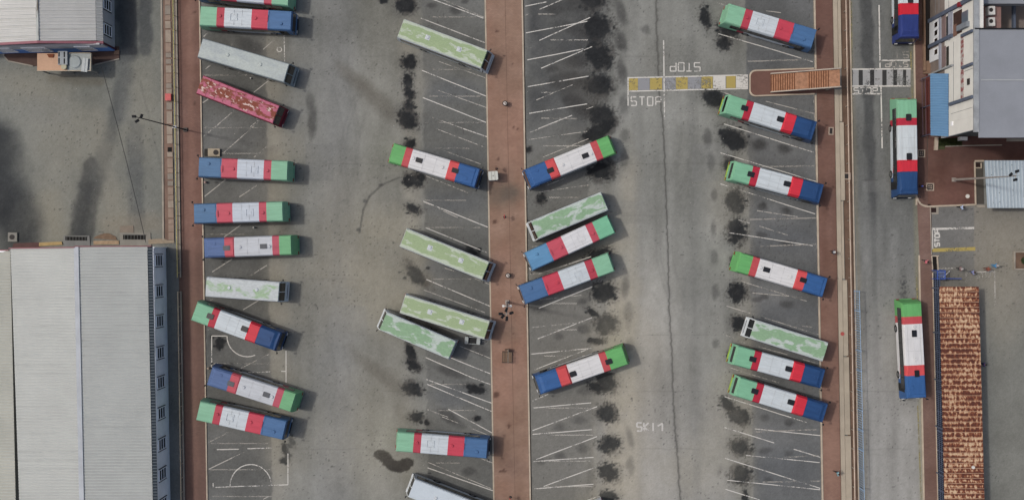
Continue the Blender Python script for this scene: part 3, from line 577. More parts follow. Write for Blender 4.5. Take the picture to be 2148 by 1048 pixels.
# ------------------------------------------------------------------ painted markings
PW_ = paint_mat('white_marking', col(206, 203, 194), .39, 4, .88); PW2 = paint_mat('worn_marking', col(186, 182, 172), .46, 3.2, .78)
PW3 = paint_mat('faint_marking', col(172, 168, 158), .46, 2.6, .6); PY = paint_mat('yellow_marking', col(172, 152, 66), .36, 3, .9)
PB = paint_mat('black_marking', col(44, 44, 44), .36, 3, .95); PWG = paint_mat('greyed_marking', col(150, 152, 156), .38, 2.5, .75); PYL = paint_mat('yellow_edge_line', col(150, 140, 84), .5, 3, .8)
ZC = [0]
def strip(b, pts, wd, base=.008):
    for (a_, c_) in zip(pts[:-1], pts[1:]):
        ZC[0] += 1; z = base + (ZC[0] % 6) * .0035
        a_, c_ = P(a_[0], a_[1], z), P(c_[0], c_[1], z); d = (c_ - a_)
        if d.length < 1e-4: continue
        d.normalize(); nr = Vector((-d.y, d.x, 0)) * wd / 2
        b.face([a_ - nr, c_ - nr, c_ + nr, a_ + nr])
def lines(name, L_, wd, m, base=.008):
    b = MB()
    for l in L_:
        pts = [(l[i_], l[i_ + 1]) for i_ in range(0, len(l), 2)]
        # hand-laid lines wander a little
        out = []
        for a_, c_ in zip(pts[:-1], pts[1:]):
            n = max(1, int(math.hypot(c_[0] - a_[0], c_[1] - a_[1]) / 30))
            for k in range(n):
                t = k / n; j = 0 if k == 0 else random.uniform(-.2, .2)
                out.append((a_[0] + (c_[0] - a_[0]) * t, a_[1] + (c_[1] - a_[1]) * t + j))
        out.append(pts[-1]); strip(b, out, wd, base)
    return b.build(name, m, kind='structure')
M_L = [(905, -2, 1014, 38.6), (883, 38.6, 1017, 90), (885.5, 148, 1019.5, 202), (887, 205, 1019.5, 257), (888, 422, 1023, 476), (893, 477.6, 1023, 530), (894.5, 585.7, 1028.5, 642),
       (943.5, 749, 1028.5, 783), (893, 749, 987, 790, 1030, 806), (894.5, 795, 1031, 844.5), (896, 805, 1031, 862), (897, 980, 1033.5, 1028), (940, 857, 1032, 907), (972, 270, 1022, 287)]
M_W = [(925, -2, 1014, 36), (920, 129, 1018, 163.5), (920, 190, 1021, 226), (907, 246, 972, 270), (915, 270, 1017, 309), (929, 315, 1008, 344), (894.5, 369.5, 981, 404), (890, 424, 960, 456), (933, 562, 959, 570), (994, 583, 1027, 596), (889, 607.6, 1017, 655),
       (1008, 713, 1028, 720), (964, 725, 1028.5, 751), (896, 858, 940, 874), (927, 873, 1031, 914.5), (1010, 961, 1033.5, 970), (898, 968.6, 1033.5, 1025)]
lines('bay_marking', M_L, .11, PW_); lines('bay_marking', M_W, .10, PW2)
N_L = [(1102, 13.4, 1146, 4.6), (1131.5, 20, 1179, 0), (1103, 69.5, 1232, 45), (1131.5, 85, 1238, 37), (1106, 126, 1224, 103), (1135, 143.5, 1242, 98), (1107, 182, 1234.5, 160), (1110, 238, 1232, 218), (1129, 270, 1200, 242),
       (1130, 646, 1242, 601), (1128, 710, 1242, 665.5), (1121, 775, 1240, 729), (1113.5, 742, 1240, 730), (1117, 840, 1150, 826), (1116, 855, 1240, 844), (1117, 902, 1252.5, 852), (1117, 910, 1242, 900), (1125, 962.7, 1252.5, 914.5), (1118.6, 967, 1245, 958), (1140.5, 1019, 1252.5, 977.6), (1121, 1024, 1245, 1014.5), (1232, 1048, 1258, 1039.5), (1130, 574, 1240, 538)]
N_W = [(1125, 210, 1201, 178), (1102, 33, 1110, 29), (1230, 229, 1244, 224), (1111, 278, 1157, 260), (1110, 293, 1232, 275.5), (1139, 329.5, 1234.5, 291), (1128, 403, 1234.5, 388), (1112, 575, 1160, 568), (1133, 628, 1220, 618.6), (1117, 686, 1209, 676.6), (1115, 517, 1134, 516), (1148, 388, 1190, 372)]
lines('bay_marking', N_L, .115, PW_); lines('bay_marking', N_W, .10, PW2)
P_L = [(1507, 71, 1630, 107, 1705, 130), (1518.5, 260, 1708, 320), (1511, 320.5, 1713, 381), (1511, 385.4, 1710, 448.5), (1530, 488, 1705, 515), (1520, 831, 1692, 885), (1520, 895.7, 1624, 928), (1665, 941, 1720.7, 958), (1583, 898.5, 1720.7, 912.5), (1565, 954, 1719, 969), (1521, 960, 1720.7, 1023), (1525, 1006, 1720.7, 1026), (1522, 1025, 1593, 1047)]
P_W = [(1504, 6.4, 1524, 11.6), (1606, 23, 1638, 27), (1508, 191, 1534, 199.6), (1606, 212.5, 1706.5, 238), (1588, 441.6, 1673, 454.5), (1549, 461, 1572.6, 468), (1593, 474, 1652, 493), (1554.5, 589.5, 1692, 631), (1578, 614, 1683, 623), (1523.6, 641, 1718, 701.6), (1683, 683, 1716, 687), (1517, 701, 1539, 708), (1554.5, 716, 1655, 744), (1517, 766, 1585, 788), (1554.5, 778, 1635.7, 802.5), (1684, 753, 1716, 762)]
lines('bay_marking', P_L, .105, PW_); lines('bay_marking', P_W, .10, PW2)
lines('bay_marking', [(1707.5, 66, 1709, 146), (1706.5, 200, 1711, 330), (1712, 380, 1714.5, 520), (1716, 600, 1724, 1040)], .06, PW2, .03)
L_D = [(427, 77, 441, 65), (484, 96, 510, 70), (552, 104, 582, 78), (431, 145, 445, 134), (483, 171, 503, 150), (531, 195, 565, 168), (425, 216, 437, 208), (452, 266, 490, 233), (525, 266, 548, 248), (427, 286, 459, 260), (467, 322, 540, 258), (530, 332, 559, 308), (429, 412, 473, 377), (502, 413, 540, 388), (470, 497, 506, 471),
       (445, 570, 487, 543), (520, 581, 560, 556), (437, 632, 457, 622), (510, 649, 550, 625), (433, 693, 448, 685), (499, 775, 565, 742), (437, 927, 481, 905), (438, 983, 512, 947), (552, 1046, 565, 1039)]
lines('bay_marking', L_D, .12, PW2)
goal = [(596, 73, 597, 130), (444, 770, 444, 704, 477, 704), (600, 735, 600, 802), (512, 781, 567, 779), (590, 778, 600, 778), (455, 942, 503, 941), (519, 940, 570, 938.5), (447, 1012, 447, 1021.5), (452, 1021, 604, 1015.5), (604, 950, 604, 1015.5)]
lines('court_marking', goal, .12, PW_)
arc1 = [c_ for a_ in np.linspace(0, 180, 15) for c_ in (526 + 43.5 * math.cos(R(a_)), 1018 - 45 * math.sin(R(a_)))]
arc2 = [c_ for a_ in np.linspace(180, 292, 11) for c_ in (519 + 43 * math.cos(R(a_)), 704 - 43.5 * math.sin(R(a_)))]
circ = [c_ for a_ in np.linspace(0, 360, 11) for c_ in (586 + 5 * math.cos(R(a_)), 104 - 5 * math.sin(R(a_)))]
lines('court_marking', [arc1, arc2, circ], .12, PW_)
# scribbled older bay edges: wavy faint lines
def wavy(x0, x1, y_, amp=1.0):
    out = []; x_ = x0; k = 0
    while x_ < x1: out += [x_, y_ + (amp if k % 2 else -amp) * random.uniform(.4, 1)]; x_ += 2.6; k += 1
    return out
WV = [wavy(a_, c_, y_) for (a_, c_, y_) in ((1155, 1235, 84), (1135, 1165, 194), (1140, 1235, 306), (1152, 1220, 414), (1158, 1210, 636), (1145, 1212, 691), (1142, 1240, 746), (1145, 1240, 855), (1148, 1245, 911.5), (1130, 1245, 966), (1145, 1245, 1019))]
WV += [wavy(a_, c_, y_, .7) for (a_, c_, y_) in ((905, 1000, 36), (908, 990, 146), (900, 1010, 202), (890, 1015, 257), (912, 985, 311), (892, 980, 420), (893, 1010, 477), (905, 990, 585), (902, 980, 805), (920, 1000, 860), (915, 965, 970))]
WV += [wavy(a_, c_, y_, .6) for (a_, c_, y_) in ((428, 540, 158), (428, 560, 268), (465, 560, 322), (434, 545, 491), (445, 570, 762), (438, 565, 929), (440, 572, 984), (445, 570, 1040))]
lines('faded_marking', WV[:11], .1, PW2); lines('faded_marking', WV[11:], .12, PW3)
lines('faded_marking', [(1570, 77, 1600, 78, 1700, 80), (1568, 129, 1700, 125), (1580, 350, 1708, 348), (1573, 460, 1712, 457), (1575, 517, 1712, 512), (1583, 905, 1715, 900), (1590, 960, 1718, 955), (1600, 1010, 1720, 1008), (1128, 30, 1165, 30), (1135, 248, 1210, 249), (1140, 583, 1200, 576)], .16, PW3)
# zebra / speed table at the stairs
b = MB()
def quadp(b, x0, x1, y0, y1, z): b.face([P(x0, y1, z), P(x1, y1, z), P(x1, y0, z), P(x0, y0, z)])
ys = lambda x_: 163.5 - (x_ - 1317) * .0225
bw = MB(); by = MB(); bgm = MB()
edges = [(1319, 1338, 'y'), (1338.5, 1362, 'g'), (1363.5, 1389, 'y'), (1389.5, 1417, 'g'), (1418, 1442.5, 'y'), (1443, 1470, 'g'), (1471.5, 1495, 'y'), (1496, 1522, 'w'), (1523.5, 1543, 'y'), (1544, 1569, 'w')]
for (x0, x1, k) in edges: quadp({'y': by, 'g': bgm, 'w': bw}[k], x0, x1, ys(x0) + .6, ys(x0) + 26, .008)
by.build('crossing_marking', PY, kind='structure'); bgm.build('crossing_marking', PWG, kind='structure'); bw.build('crossing_marking', PW_, kind='structure')
lines('crossing_marking', [(1317, 163.5, 1569, 157.5), (1317, 191.5, 1569, 186), (1317.5, 162, 1317.5, 222), (1392, 85, 1394, 251)], .16, PW_, .015)
# road markings
bw = MB(); bk = MB()
for (x0, x1) in ((1789, 1801), (1810, 1825), (1834, 1850.5), (1860, 1873.5), (1882, 1894), (1901, 1910)): quadp(bw, x0, x1, 146, 180, .008)
for (x0, x1) in ((1786, 1788.5), (1801.5, 1809.5), (1825.5, 1833.5), (1851, 1859.5), (1874, 1881.5), (1894.5, 1900.5)): quadp(bk, x0, x1, 147, 179, .008)
bw.build('crossing_marking', paint_mat('zebra_white', col(160, 161, 160), .36, 2.5, .85), kind='structure'); bk.build('crossing_marking', PB, kind='structure')
lines('road_marking', [(1785, 145.5, 1911, 144.5), (1786, 181, 1911, 180.5), (1844, 11, 1846, 144), (1848, 182, 1850.5, 311), (1846, 127, 1909, 126.5), (1786, 197.5, 1846, 197)], .17, PW_, .015)
lines('road_marking', [(1910.5, 108, 1911.5, 146), (1785.5, 0, 1787, 143), (1787, 200, 1791, 480), (1791, 480, 1793, 605), (1913, 182, 1914, 210), (1922, 560, 1924.5, 630), (1925, 850, 1934, 1090)], .15, PYL, .015)
lines('road_marking', [(1953.5, 480, 2043.5, 478), (1955, 481, 1955.5, 522)], .26, PW_)
lines('road_marking', [(1955, 524.5, 2046, 521.5)], .45, PY)
lines('road_marking', [(2027, 571, 2086, 568.5), (2026.5, 571, 2026.5, 600), (2086.5, 568, 2087.5, 640), (1970, 563, 2005, 562)], .13, PW2)
GL = {'S': [[(1, 1), (0, 1), (0, .5), (1, .5), (1, 0), (0, 0)]], 'T': [[(0, 1), (1, 1)], [(.5, .93), (.5, 0)]], 'O': [[(0, 0), (0, 1), (1, 1), (1, 0), (0, 0)]],
      'P': [[(0, 0), (0, 1), (1, 1), (1, .45), (0, .45)]], 'K': [[(0, 0), (0, 1)], [(1, 1), (0, .5), (1, 0)]], 'I': [[(.5, 1), (.5, 0)]], 'm': [[(0, .6), (1, .95), (1, 0)]], 'E': [[(1, 1), (0, 1), (0, 0), (1, 0)], [(0, .5), (1, .5)]]}
def word(txt, x0, y0, cw, ch, gap, rot=0, wd=.13, m=PW_, skew=0):
    """x0,y0: baseline start in photo pixels; rot in degrees turns the reading direction"""
    b = MB(); ca, sa = math.cos(R(rot)), math.sin(R(rot)); k = 0
    for chh in txt:
        for st in GL.get(chh, []):
            pts = []
            for (u, v) in st:
                X = k + u * cw; Y = v * ch; pts.append((x0 + X * ca - Y * sa * -1 * -1 if False else x0 + X * ca - Y * sa, y0 - X * sa - Y * ca))
            strip(b, pts, wd, .012)
        k += cw + gap
    return b.build('stop_lettering' if 'T' in txt else 'lettering', m, kind='structure')
word('STOP', 1324, 221.5, 11, 18, 6.2, 0, .16, PW_)
word('STOP', 1468.5, 132, 12, 17.5, 4.8, 180, .14, PW_)
word('STOP', 1791.5, 195.5, 9.5, 11, 3.6, 0, .14, PW_)
word('STOP', 1904.5, 130, 9.5, 10.5, 3.0, 180, .14, PW2)
word('ST', 1905.5, 109, 11, 13, 7, 180, .12, PW3)
word('E', 1788, 223, 6, 18, 3, 0, .12, PW2)
word('STOP', 1970.5, 516.5, 7.2, 9.5, 2.2, 90, .18, PW_)
word('STOP', 2047, 583, 8, 9, 2.5, 6, .13, PW3)
word('SKIm', 1336, 903, 10, 17, 4.5, 0, .22, paint_mat('pale_worn_lettering', col(198, 195, 188), .30, 3, .85))
# ------------------------------------------------------------------ bus parts
def col_b(*c): return col(*c, e=1.13)
PAL = {   # rear green, red band, white, red front, blue front
 'faded': [mat('faded_green_paint', col_b(126, 173, 143), .5, .06, .5), mat('faded_red_paint', col_b(175, 74, 88), .5, .06, .5), mat('faded_white_paint', col_b(182, 190, 198), .5, .05, .5), mat('faded_red_paint_front', col_b(182, 78, 92), .5, .06, .5), mat('faded_blue_paint', col_b(76, 110, 144), .5, .08, .5)],
 'vivid': [mat('bright_green_paint', col_b(128, 176, 146), .5, .06, .5), mat('bright_red_paint', col_b(168, 62, 76), .5, .06, .5), mat('bright_white_paint', col_b(188, 196, 200), .5, .06, .5), mat('bright_red_paint_front', col_b(184, 66, 82), .5, .06, .5), mat('steel_blue_paint', col_b(70, 104, 144), .5, .08, .5)],
 'rich': [mat('fresh_green_paint', col_b(120, 172, 140), .45, .06, .5), mat('fresh_red_paint', col_b(166, 42, 60), .45, .06, .5), mat('fresh_white_paint', col_b(188, 196, 199), .45, .06, .5), mat('fresh_red_paint_front', col_b(192, 48, 62), .45, .06, .5), mat('deep_blue_paint', col_b(40, 70, 112), .42, .1, .5)],
 'grass': [mat('grass_green_paint', col_b(99, 163, 99), .45, .06, .5), mat('coral_red_paint', col_b(178, 76, 80), .45, .06, .5), mat('warm_white_paint', col_b(204, 204, 203), .45, .05, .5), mat('coral_red_paint_front', col_b(196, 78, 80), .45, .06, .5), mat('mid_blue_paint', col_b(52, 90, 140), .45, .08, .5)],
 'dusty': [mat('dusty_green_paint', col_b(110, 164, 120), .55, .07, .5), mat('dusty_red_paint', col_b(172, 80, 94), .55, .07, .5), mat('dusty_white_paint', col_b(182, 186, 190), .55, .06, .5), mat('dusty_red_paint_front', col_b(182, 82, 92), .55, .07, .5), mat('dusty_blue_paint', col_b(80, 102, 142), .55, .08, .5)],
 'sky': [mat('mint_green_paint', col_b(115, 176, 142), .5, .06, .5), MATS['faded_red_paint'], mat('clean_white_paint', col_b(204, 205, 206), .45, .05, .5), MATS['faded_red_paint_front'], mat('sky_blue_paint', col_b(92, 138, 174), .5, .07, .5)],
 'navy': [MATS['fresh_green_paint'], mat('signal_red_paint', col_b(176, 32, 50), .45, .06, .5), mat('cool_white_paint', col_b(188, 197, 201), .45, .05, .5), mat('signal_red_paint_front', col_b(184, 36, 52), .45, .06, .5), mat('navy_blue_paint', col_b(42, 56, 112), .42, .1, .5)],
}
M_GLASS = mat('bus_glass', col(22, 26, 30), .12, 0, coat=.3); M_BLK = mat('black_plastic', col(30, 31, 33), .5, .1)
M_TYRE = mat('tyre_rubber', col(28, 28, 29), .85, .1); M_RIM = mat('wheel_rim', col(128, 128, 128), .4, .1, metal=.6)
M_LAMP = mat('lamp_glass', col(210, 210, 205), .15, 0); M_TAIL = mat('tail_lamp', col(150, 28, 26), .25, 0)
M_HATCH = mat('tinted_hatch', col(28, 29, 31), .3, .15, 3); M_HATCH2 = mat('dull_hatch', col(84, 87, 92), .4, .1, 3)
M_BWH = mat('coach_white', col_b(190, 196, 198), .5, .07, .6)
M_SEAM = mat('seam_sealant', col_b(166, 168, 168), .6, .2, 2)
M_LIME = mat('lime_bumper', col_b(150, 178, 70), .5, .1)
COACH = {
 'green': patch_mat('flaking_green_roof', col_b(178, 188, 170), col_b(148, 166, 128), .56, .62, .7, 1.6, edge=.34),
 'deepgreen': patch_mat('deep_green_patched_roof', col_b(176, 187, 180), col_b(132, 162, 130), .50, .57, .55, 1.0, edge=.14),
 'pale': patch_mat('mostly_white_patched_roof', col_b(182, 188, 188), col_b(150, 174, 142), .40, .50, .5, .9, edge=.1),
 'white': mat('plain_white_coach_roof', col_b(188, 198, 204), .5, .05, .5),
 'silver': patch_mat('chalky_silver_roof', col_b(160, 168, 168), col_b(170, 178, 174), .4, .6, .6, 1.0, rough=.5),
 'maroon': patch_mat('rusted_pink_roof', col_b(180, 104, 124), col_b(128, 70, 56), .50, .58, .7, 1.2, third=col_b(206, 182, 174), rough=.7, edge=.3),
}
M_MAR = mat('maroon_paint', col_b(112, 26, 44), .4, .12, .8)
LV = [(.34, 1.22), (1.22, 1.25), (2.62, 1.25), (2.92, 1.19), (3.06, 1.10), (3.11, 0.0)]      # (height, half width)
def loft(b, st, lv_i, mats_idx, front_off, rear_off, cap_mi=(0, 0), flip=False):
    """st: list of x stations; side faces between level pairs"""
    n = len(st)
    def pt(si, li, sgn):
        x = st[si] + (front_off[li] if si == n - 1 else 0) - (rear_off[li] if si == 0 else 0)
        return (x, sgn * LV[li][1], LV[li][0])
    for si in range(n - 1):
        for a_, c_ in zip(lv_i[:-1], lv_i[1:]):
            b.face([pt(si, a_, -1), pt(si + 1, a_, -1), pt(si + 1, c_, -1), pt(si, c_, -1)], mats_idx[si])
            b.face([pt(si + 1, a_, 1), pt(si, a_, 1), pt(si, c_, 1), pt(si + 1, c_, 1)], mats_idx[si])
    for a_, c_ in zip(lv_i[:-1], lv_i[1:]):
        b.face([pt(0, a_, 1), pt(0, a_, -1), pt(0, c_, -1), pt(0, c_, 1)], cap_mi[0])
        b.face([pt(n - 1, a_, -1), pt(n - 1, a_, 1), pt(n - 1, c_, 1), pt(n - 1, c_, -1)], cap_mi[1])
def rr(b, cx, cy, lx_, ly_, z0, z1, cut=.06, mi=0):
    """box with clipped corners"""
    x0, x1, y0, y1 = cx - lx_ / 2, cx + lx_ / 2, cy - ly_ / 2, cy + ly_ / 2
    b.prism([(x0 + cut, y0), (x1 - cut, y0), (x1, y0 + cut), (x1, y1 - cut), (x1 - cut, y1), (x0 + cut, y1), (x0, y1 - cut), (x0, y0 + cut)], z0, z1, mi)
def wheels(root, L):
    for xx in (L / 2 - 2.6, -L / 2 + 3.2):
        for sg in (-1, 1):
            def tyre(b): b.tube((0, -.15, 0), (0, .15, 0), .48, n=20)
            wt = link('wheel', cached('tyre', tyre, M_TYRE), root, (xx, sg * 1.13, .48))
            def rim(b): b.tube((0, -.165, 0), (0, .165, 0), .27, n=16)
            link('rim', cached('rim', rim, M_RIM), wt)
def glazing(root, L, tint=M_GLASS, z0=1.32, z1=2.5, nwin=7, x0=None, x1=None):
    x0 = -L / 2 + .5 if x0 is None else x0; x1 = L / 2 - 1.0 if x1 is None else x1
    pw = (x1 - x0) / nwin
    for sg in (-1, 1):
        b = MB(); b.box(((x0 + x1) / 2, sg * 1.25, (z0 + z1) / 2 + .02), (x1 - x0 + .02, .012, z1 - z0 + .1)); b.build('window_band', M_BLK, root)
        for k in range(nwin):
            def pane(b): b.box((0, 0, 0), (round(pw - .09, 2), .03, z1 - z0))
            link('window', cached(('window', round(pw, 2), z0), pane, tint), root, (x0 + pw * (k + .5), sg * 1.262, (z0 + z1) / 2))
def door(root, L, m, sg=-1):
    for xx in (L / 2 - 1.1,):
        def d(b):
            b.box((0, 0, 0), (1.0, .03, 2.0), 0)
        o = link('door', cached('door', d, M_BLK), root, (xx, sg * 1.262, 1.42))
def lamps(root, L, fo, ro):
    for sg in (-1, 1):
        def hl(b): b.box((0, 0, 0), (.08, .36, .18))
        link('headlight', cached('headlight', hl, M_LAMP), root, (L / 2 + fo + .01, sg * .92, .78))
        link('tail_light', cached('tail_light', hl, M_TAIL), root, (-L / 2 - ro - .01, sg * 1.0, .95))
def mirror(root, L, fo, out=.32):
    for sg in (-1, 1):
        def mr_(b):
            b.tube((0, 0, .0), (.22, .30 * 1, .1), .025, n=6); b.box((.24, .34, -.12), (.10, .2, .42))
        me = cached('mirror', mr_, M_BLK)
        o = link('mirror', me, root, (L / 2 + .12, sg * 1.12, 2.65)); o.scale = (1, sg, 1)
def ends(px_r, px_f, z=3.1):
    a_ = P(px_r[0], px_r[1], z); c_ = P(px_f[0], px_f[1], z); d = c_ - a_; return (a_ + c_) / 2, d.length, math.atan2(d.y, d.x)
BUS_GROUP = 'green, red, white and blue city buses parked in the depot'
def city_bus(style, rear, front, pal, label, raise_mirror=True):
    c_, L, rz = ends(rear, front); ms = PAL[pal]
    t = empty('city_bus', (c_.x, c_.y, 0), rz, label=label, cat='bus', group=BUS_GROUP)
    fr = {'A': (.18, .265, .565, .745), 'B': (.19, .27, .64, .765), 'C': (.135, .215, .655, .765)}[style]
    st = [-L / 2] + [-L / 2 + L * f for f in fr] + [L / 2]
    fo = [.38, .36, .14, .05, 0, 0] if style != 'A' else [.26, .24, .12, .04, 0, 0]
    ro = [.42, .42, .2, .06, 0, 0] if style != 'A' else [.3, .3, .14, .05, 0, 0]
    b = MB(); loft(b, st, [0, 1, 2, 3], [0, 1, 2, 3, 4], fo, ro, (0, 4)); 
    b.face([(-L / 2 - ro[0], -1.22, .34), (-L / 2 - ro[0], 1.22, .34), (L / 2 + fo[0], 1.22, .34), (L / 2 + fo[0], -1.22, .34)], 4)
    b.build('body', ms, t)
    b = MB(); loft(b, st, [3, 4, 5], [0, 1, 2, 3, 4], fo, ro, (0, 4)); b.build('roof', ms, t)
    b = MB()
    for y_ in (-.78, .78): b.box(((st[2] + st[3]) / 2, y_, 3.075), (st[3] - st[2] - .1, .025, .03))
    b.build('roof_seam', ms[2] if False else M_SEAM, t)
    for k in (1, 2):
        x_ = st[2] + (st[3] - st[2]) * k / 3 + (.1 if k % 2 else -.05); b = MB(); b.box((x_, 0, 3.083), (.022, 1.9, .05)); b.build('roof_seam', M_SEAM, t)
    # white sweeping side panels, standing a few millimetres proud
    for sg in (-1, 1):
        b = MB(); x0, x1 = st[2] - .1, st[4] + .6; n = 8; up = []; dn = []
        for k in range(n + 1):
            f = k / n; x_ = x0 + (x1 - x0) * f; up.append((x_, 1.24 - .35 * max(0, f - .75) * 3)); dn.append((x_, .42 + .5 * max(0, .22 - f) * 3 + .1 * max(0, f - .8)))
        for k in range(n):
            q = [up[k], up[k + 1], dn[k + 1], dn[k]]
            b.hexa([(q[3][0], sg * 1.262, q[3][1]), (q[2][0], sg * 1.262, q[2][1]), (q[2][0], sg * 1.24, q[2][1]), (q[3][0], sg * 1.24, q[3][1])],
                   [(q[0][0], sg * 1.262, q[0][1]), (q[1][0], sg * 1.262, q[1][1]), (q[1][0], sg * 1.24, q[1][1]), (q[0][0], sg * 1.24, q[0][1])])
        b.build('side_panel', ms[2], t)
    b = MB(); z0, z1 = 1.35, 2.75
    def fx(z): return L / 2 + np.interp(z, [1.22, 2.62, 2.92], [fo[1], fo[2], fo[3]]) + .012
    b.face([(fx(z0), -1.12, z0), (fx(z0), 1.12, z0), (fx(2.6), 1.1, 2.6), (fx(2.6), -1.1, 2.6)]); b.build('windscreen', M_GLASS, t)
    def rx_(z): return -L / 2 - np.interp(z, [1.22, 2.62, 2.92], [ro[1], ro[2], ro[3]]) - .012
    b = MB(); b.face([(rx_(1.75), 1.0, 1.75), (rx_(1.75), -1.0, 1.75), (rx_(2.55), -1.0, 2.55), (rx_(2.55), 1.0, 2.55)]); b.build('rear_window', M_GLASS, t) if style == 'B' else b.build('rear_window', ms[0], t)
    b = MB(); b.box((-L / 2 - ro[0] - .03, 0, .62), (.12, 2.4, .34)); b.build('rear_bumper', M_LIME if style == 'B' else ms[0], t)
    b = MB(); b.box((L / 2 + fo[0] + .03, 0, .5), (.12, 2.3, .3)); b.build('front_bumper', M_BLK, t)
    wheels(t, L); glazing(t, L, x0=-L / 2 + (.9 if style != 'C' else .5)); door(t, L, ms[4]); lamps(t, L, fo[0] + .06, ro[0] + .06)
    if raise_mirror: mirror(t, L, fo[0])
    # roof furniture
    def bolt_vent(x_, y_, m):
        def v(b_): b_.tube((0, 0, 0), (0, 0, .14), .21, .17, n=14)
        link('roof_vent', cached('roof_vent', v, m), t, (x_, y_, 3.09 - abs(y_) * .02))
    def seam(x_, m):   # strip where two roof panels lap
        b_ = MB(); b_.prism([(x_ - .025, -1.07), (x_ + .025, -1.07), (x_ + .025, 1.07), (x_ - .025, 1.07)], 3.06, 3.118); b_.build('panel_lap', m, t)
    if style == 'A':
        bolt_vent(st[1] + .45, .1, ms[1]); bolt_vent(st[3] + .5, .05, ms[3]); bolt_vent(L / 2 - 1.2, -.45, ms[4])
        def fr_(b_):
            for (cx, cy, sx, sy) in ((0, .42, .9, .06), (0, -.42, .9, .06), (.42, 0, .06, .78), (-.42, 0, .06, .78)): b_.box((cx, cy, 0), (sx, sy, .06))
            b_.box((.05, 0, -.02), (.5, .5, .04))
        link('escape_hatch', cached('escape_hatch', fr_, ms[2]), t, ((st[2] + st[3]) / 2 - .5, .05, 3.13))
        b = MB(); rr(b, st[4] - .08, .1, .22, .8, 3.08, 3.2, .05); b.build('roof_duct', ms[3], t)
        seam(st[4] + .15, ms[4])
    elif style == 'B':
        b = MB(); x0, x1 = st[3] - .02, st[4]
        b.hexa([(x0, -1.12, 3.03), (x1, -1.12, 3.03), (x1, 1.12, 3.03), (x0, 1.12, 3.03)], [(x0 + .22, -1.0, 3.27), (x1 - .01, -1.0, 3.3), (x1 - .01, 1.0, 3.3), (x0 + .22, 1.0, 3.27)], 0)
        b.build('air_conditioner_cover', ms[3], t)
        b = MB(); x0, x1 = st[4] + .012, L / 2 - .12
        b.hexa([(x0, -1.12, 3.03), (x1, -1.1, 3.03), (x1, 1.1, 3.03), (x0, 1.12, 3.03)], [(x0, -1.0, 3.27), (x1 - .5, -.9, 3.25), (x1 - .5, .9, 3.25), (x0, 1.0, 3.27)], 0)
        b.build('air_conditioner_cover', ms[4], t)
        b = MB(); rr(b, L / 2 - 1.0, .0, .3, .5, 3.2, 3.3, .1); b.build('roof_vent', ms[4], t)
        for x_ in (st[1] - .05, st[3] - .42):
            b = MB(); rr(b, x_, .08, .85, .66, 3.07, 3.19, .08); b.build('roof_hatch', M_HATCH, t)
    else:
        b = MB(); x0, x1 = st[3] - .04, L / 2 - .25
        b.hexa([(x0 + .02, -1.1, 3.03), (st[4], -1.1, 3.03), (st[4], 1.1, 3.03), (x0 + .02, 1.1, 3.03)], [(x0 + .16, -.98, 3.16), (st[4], -1.02, 3.18), (st[4], 1.02, 3.18), (x0 + .16, .98, 3.16)]); b.build('air_conditioner_cover', ms[3], t)
        b = MB(); b.hexa([(st[4] + .01, -1.1, 3.03), (x1, -1.06, 3.03), (x1, 1.06, 3.03), (st[4] + .01, 1.1, 3.03)], [(st[4] + .01, -1.02, 3.18), (x1 - .2, -.95, 3.15), (x1 - .2, .95, 3.15), (st[4] + .01, 1.02, 3.18)]); b.build('air_conditioner_cover', ms[4], t)
        mh = M_HATCH if pal in ('rich', 'grass', 'navy') else M_HATCH2
        b = MB(); rr(b, st[2] + .23 * (st[3] - st[2]), .05, .85, .6, 3.07, 3.17, .03); b.build('roof_hatch', mh, t)
        b = MB(); rr(b, st[4] - .25, .1, .85, .6, 3.14, 3.22, .03); b.build('roof_hatch', mh, t)
        bolt_vent(st[2] + .35, .1, ms[2]); bolt_vent(st[3] - .7, .05, ms[2]); 
        b = MB(); b.tube((L / 2 - 1.3, -.5, 3.12), (L / 2 - 1.3, -.5, 3.22), .22, .18, n=14); b.build('roof_vent', ms[4], t)
    return t
COACH_GROUP = 'old retired coaches with worn roofs'
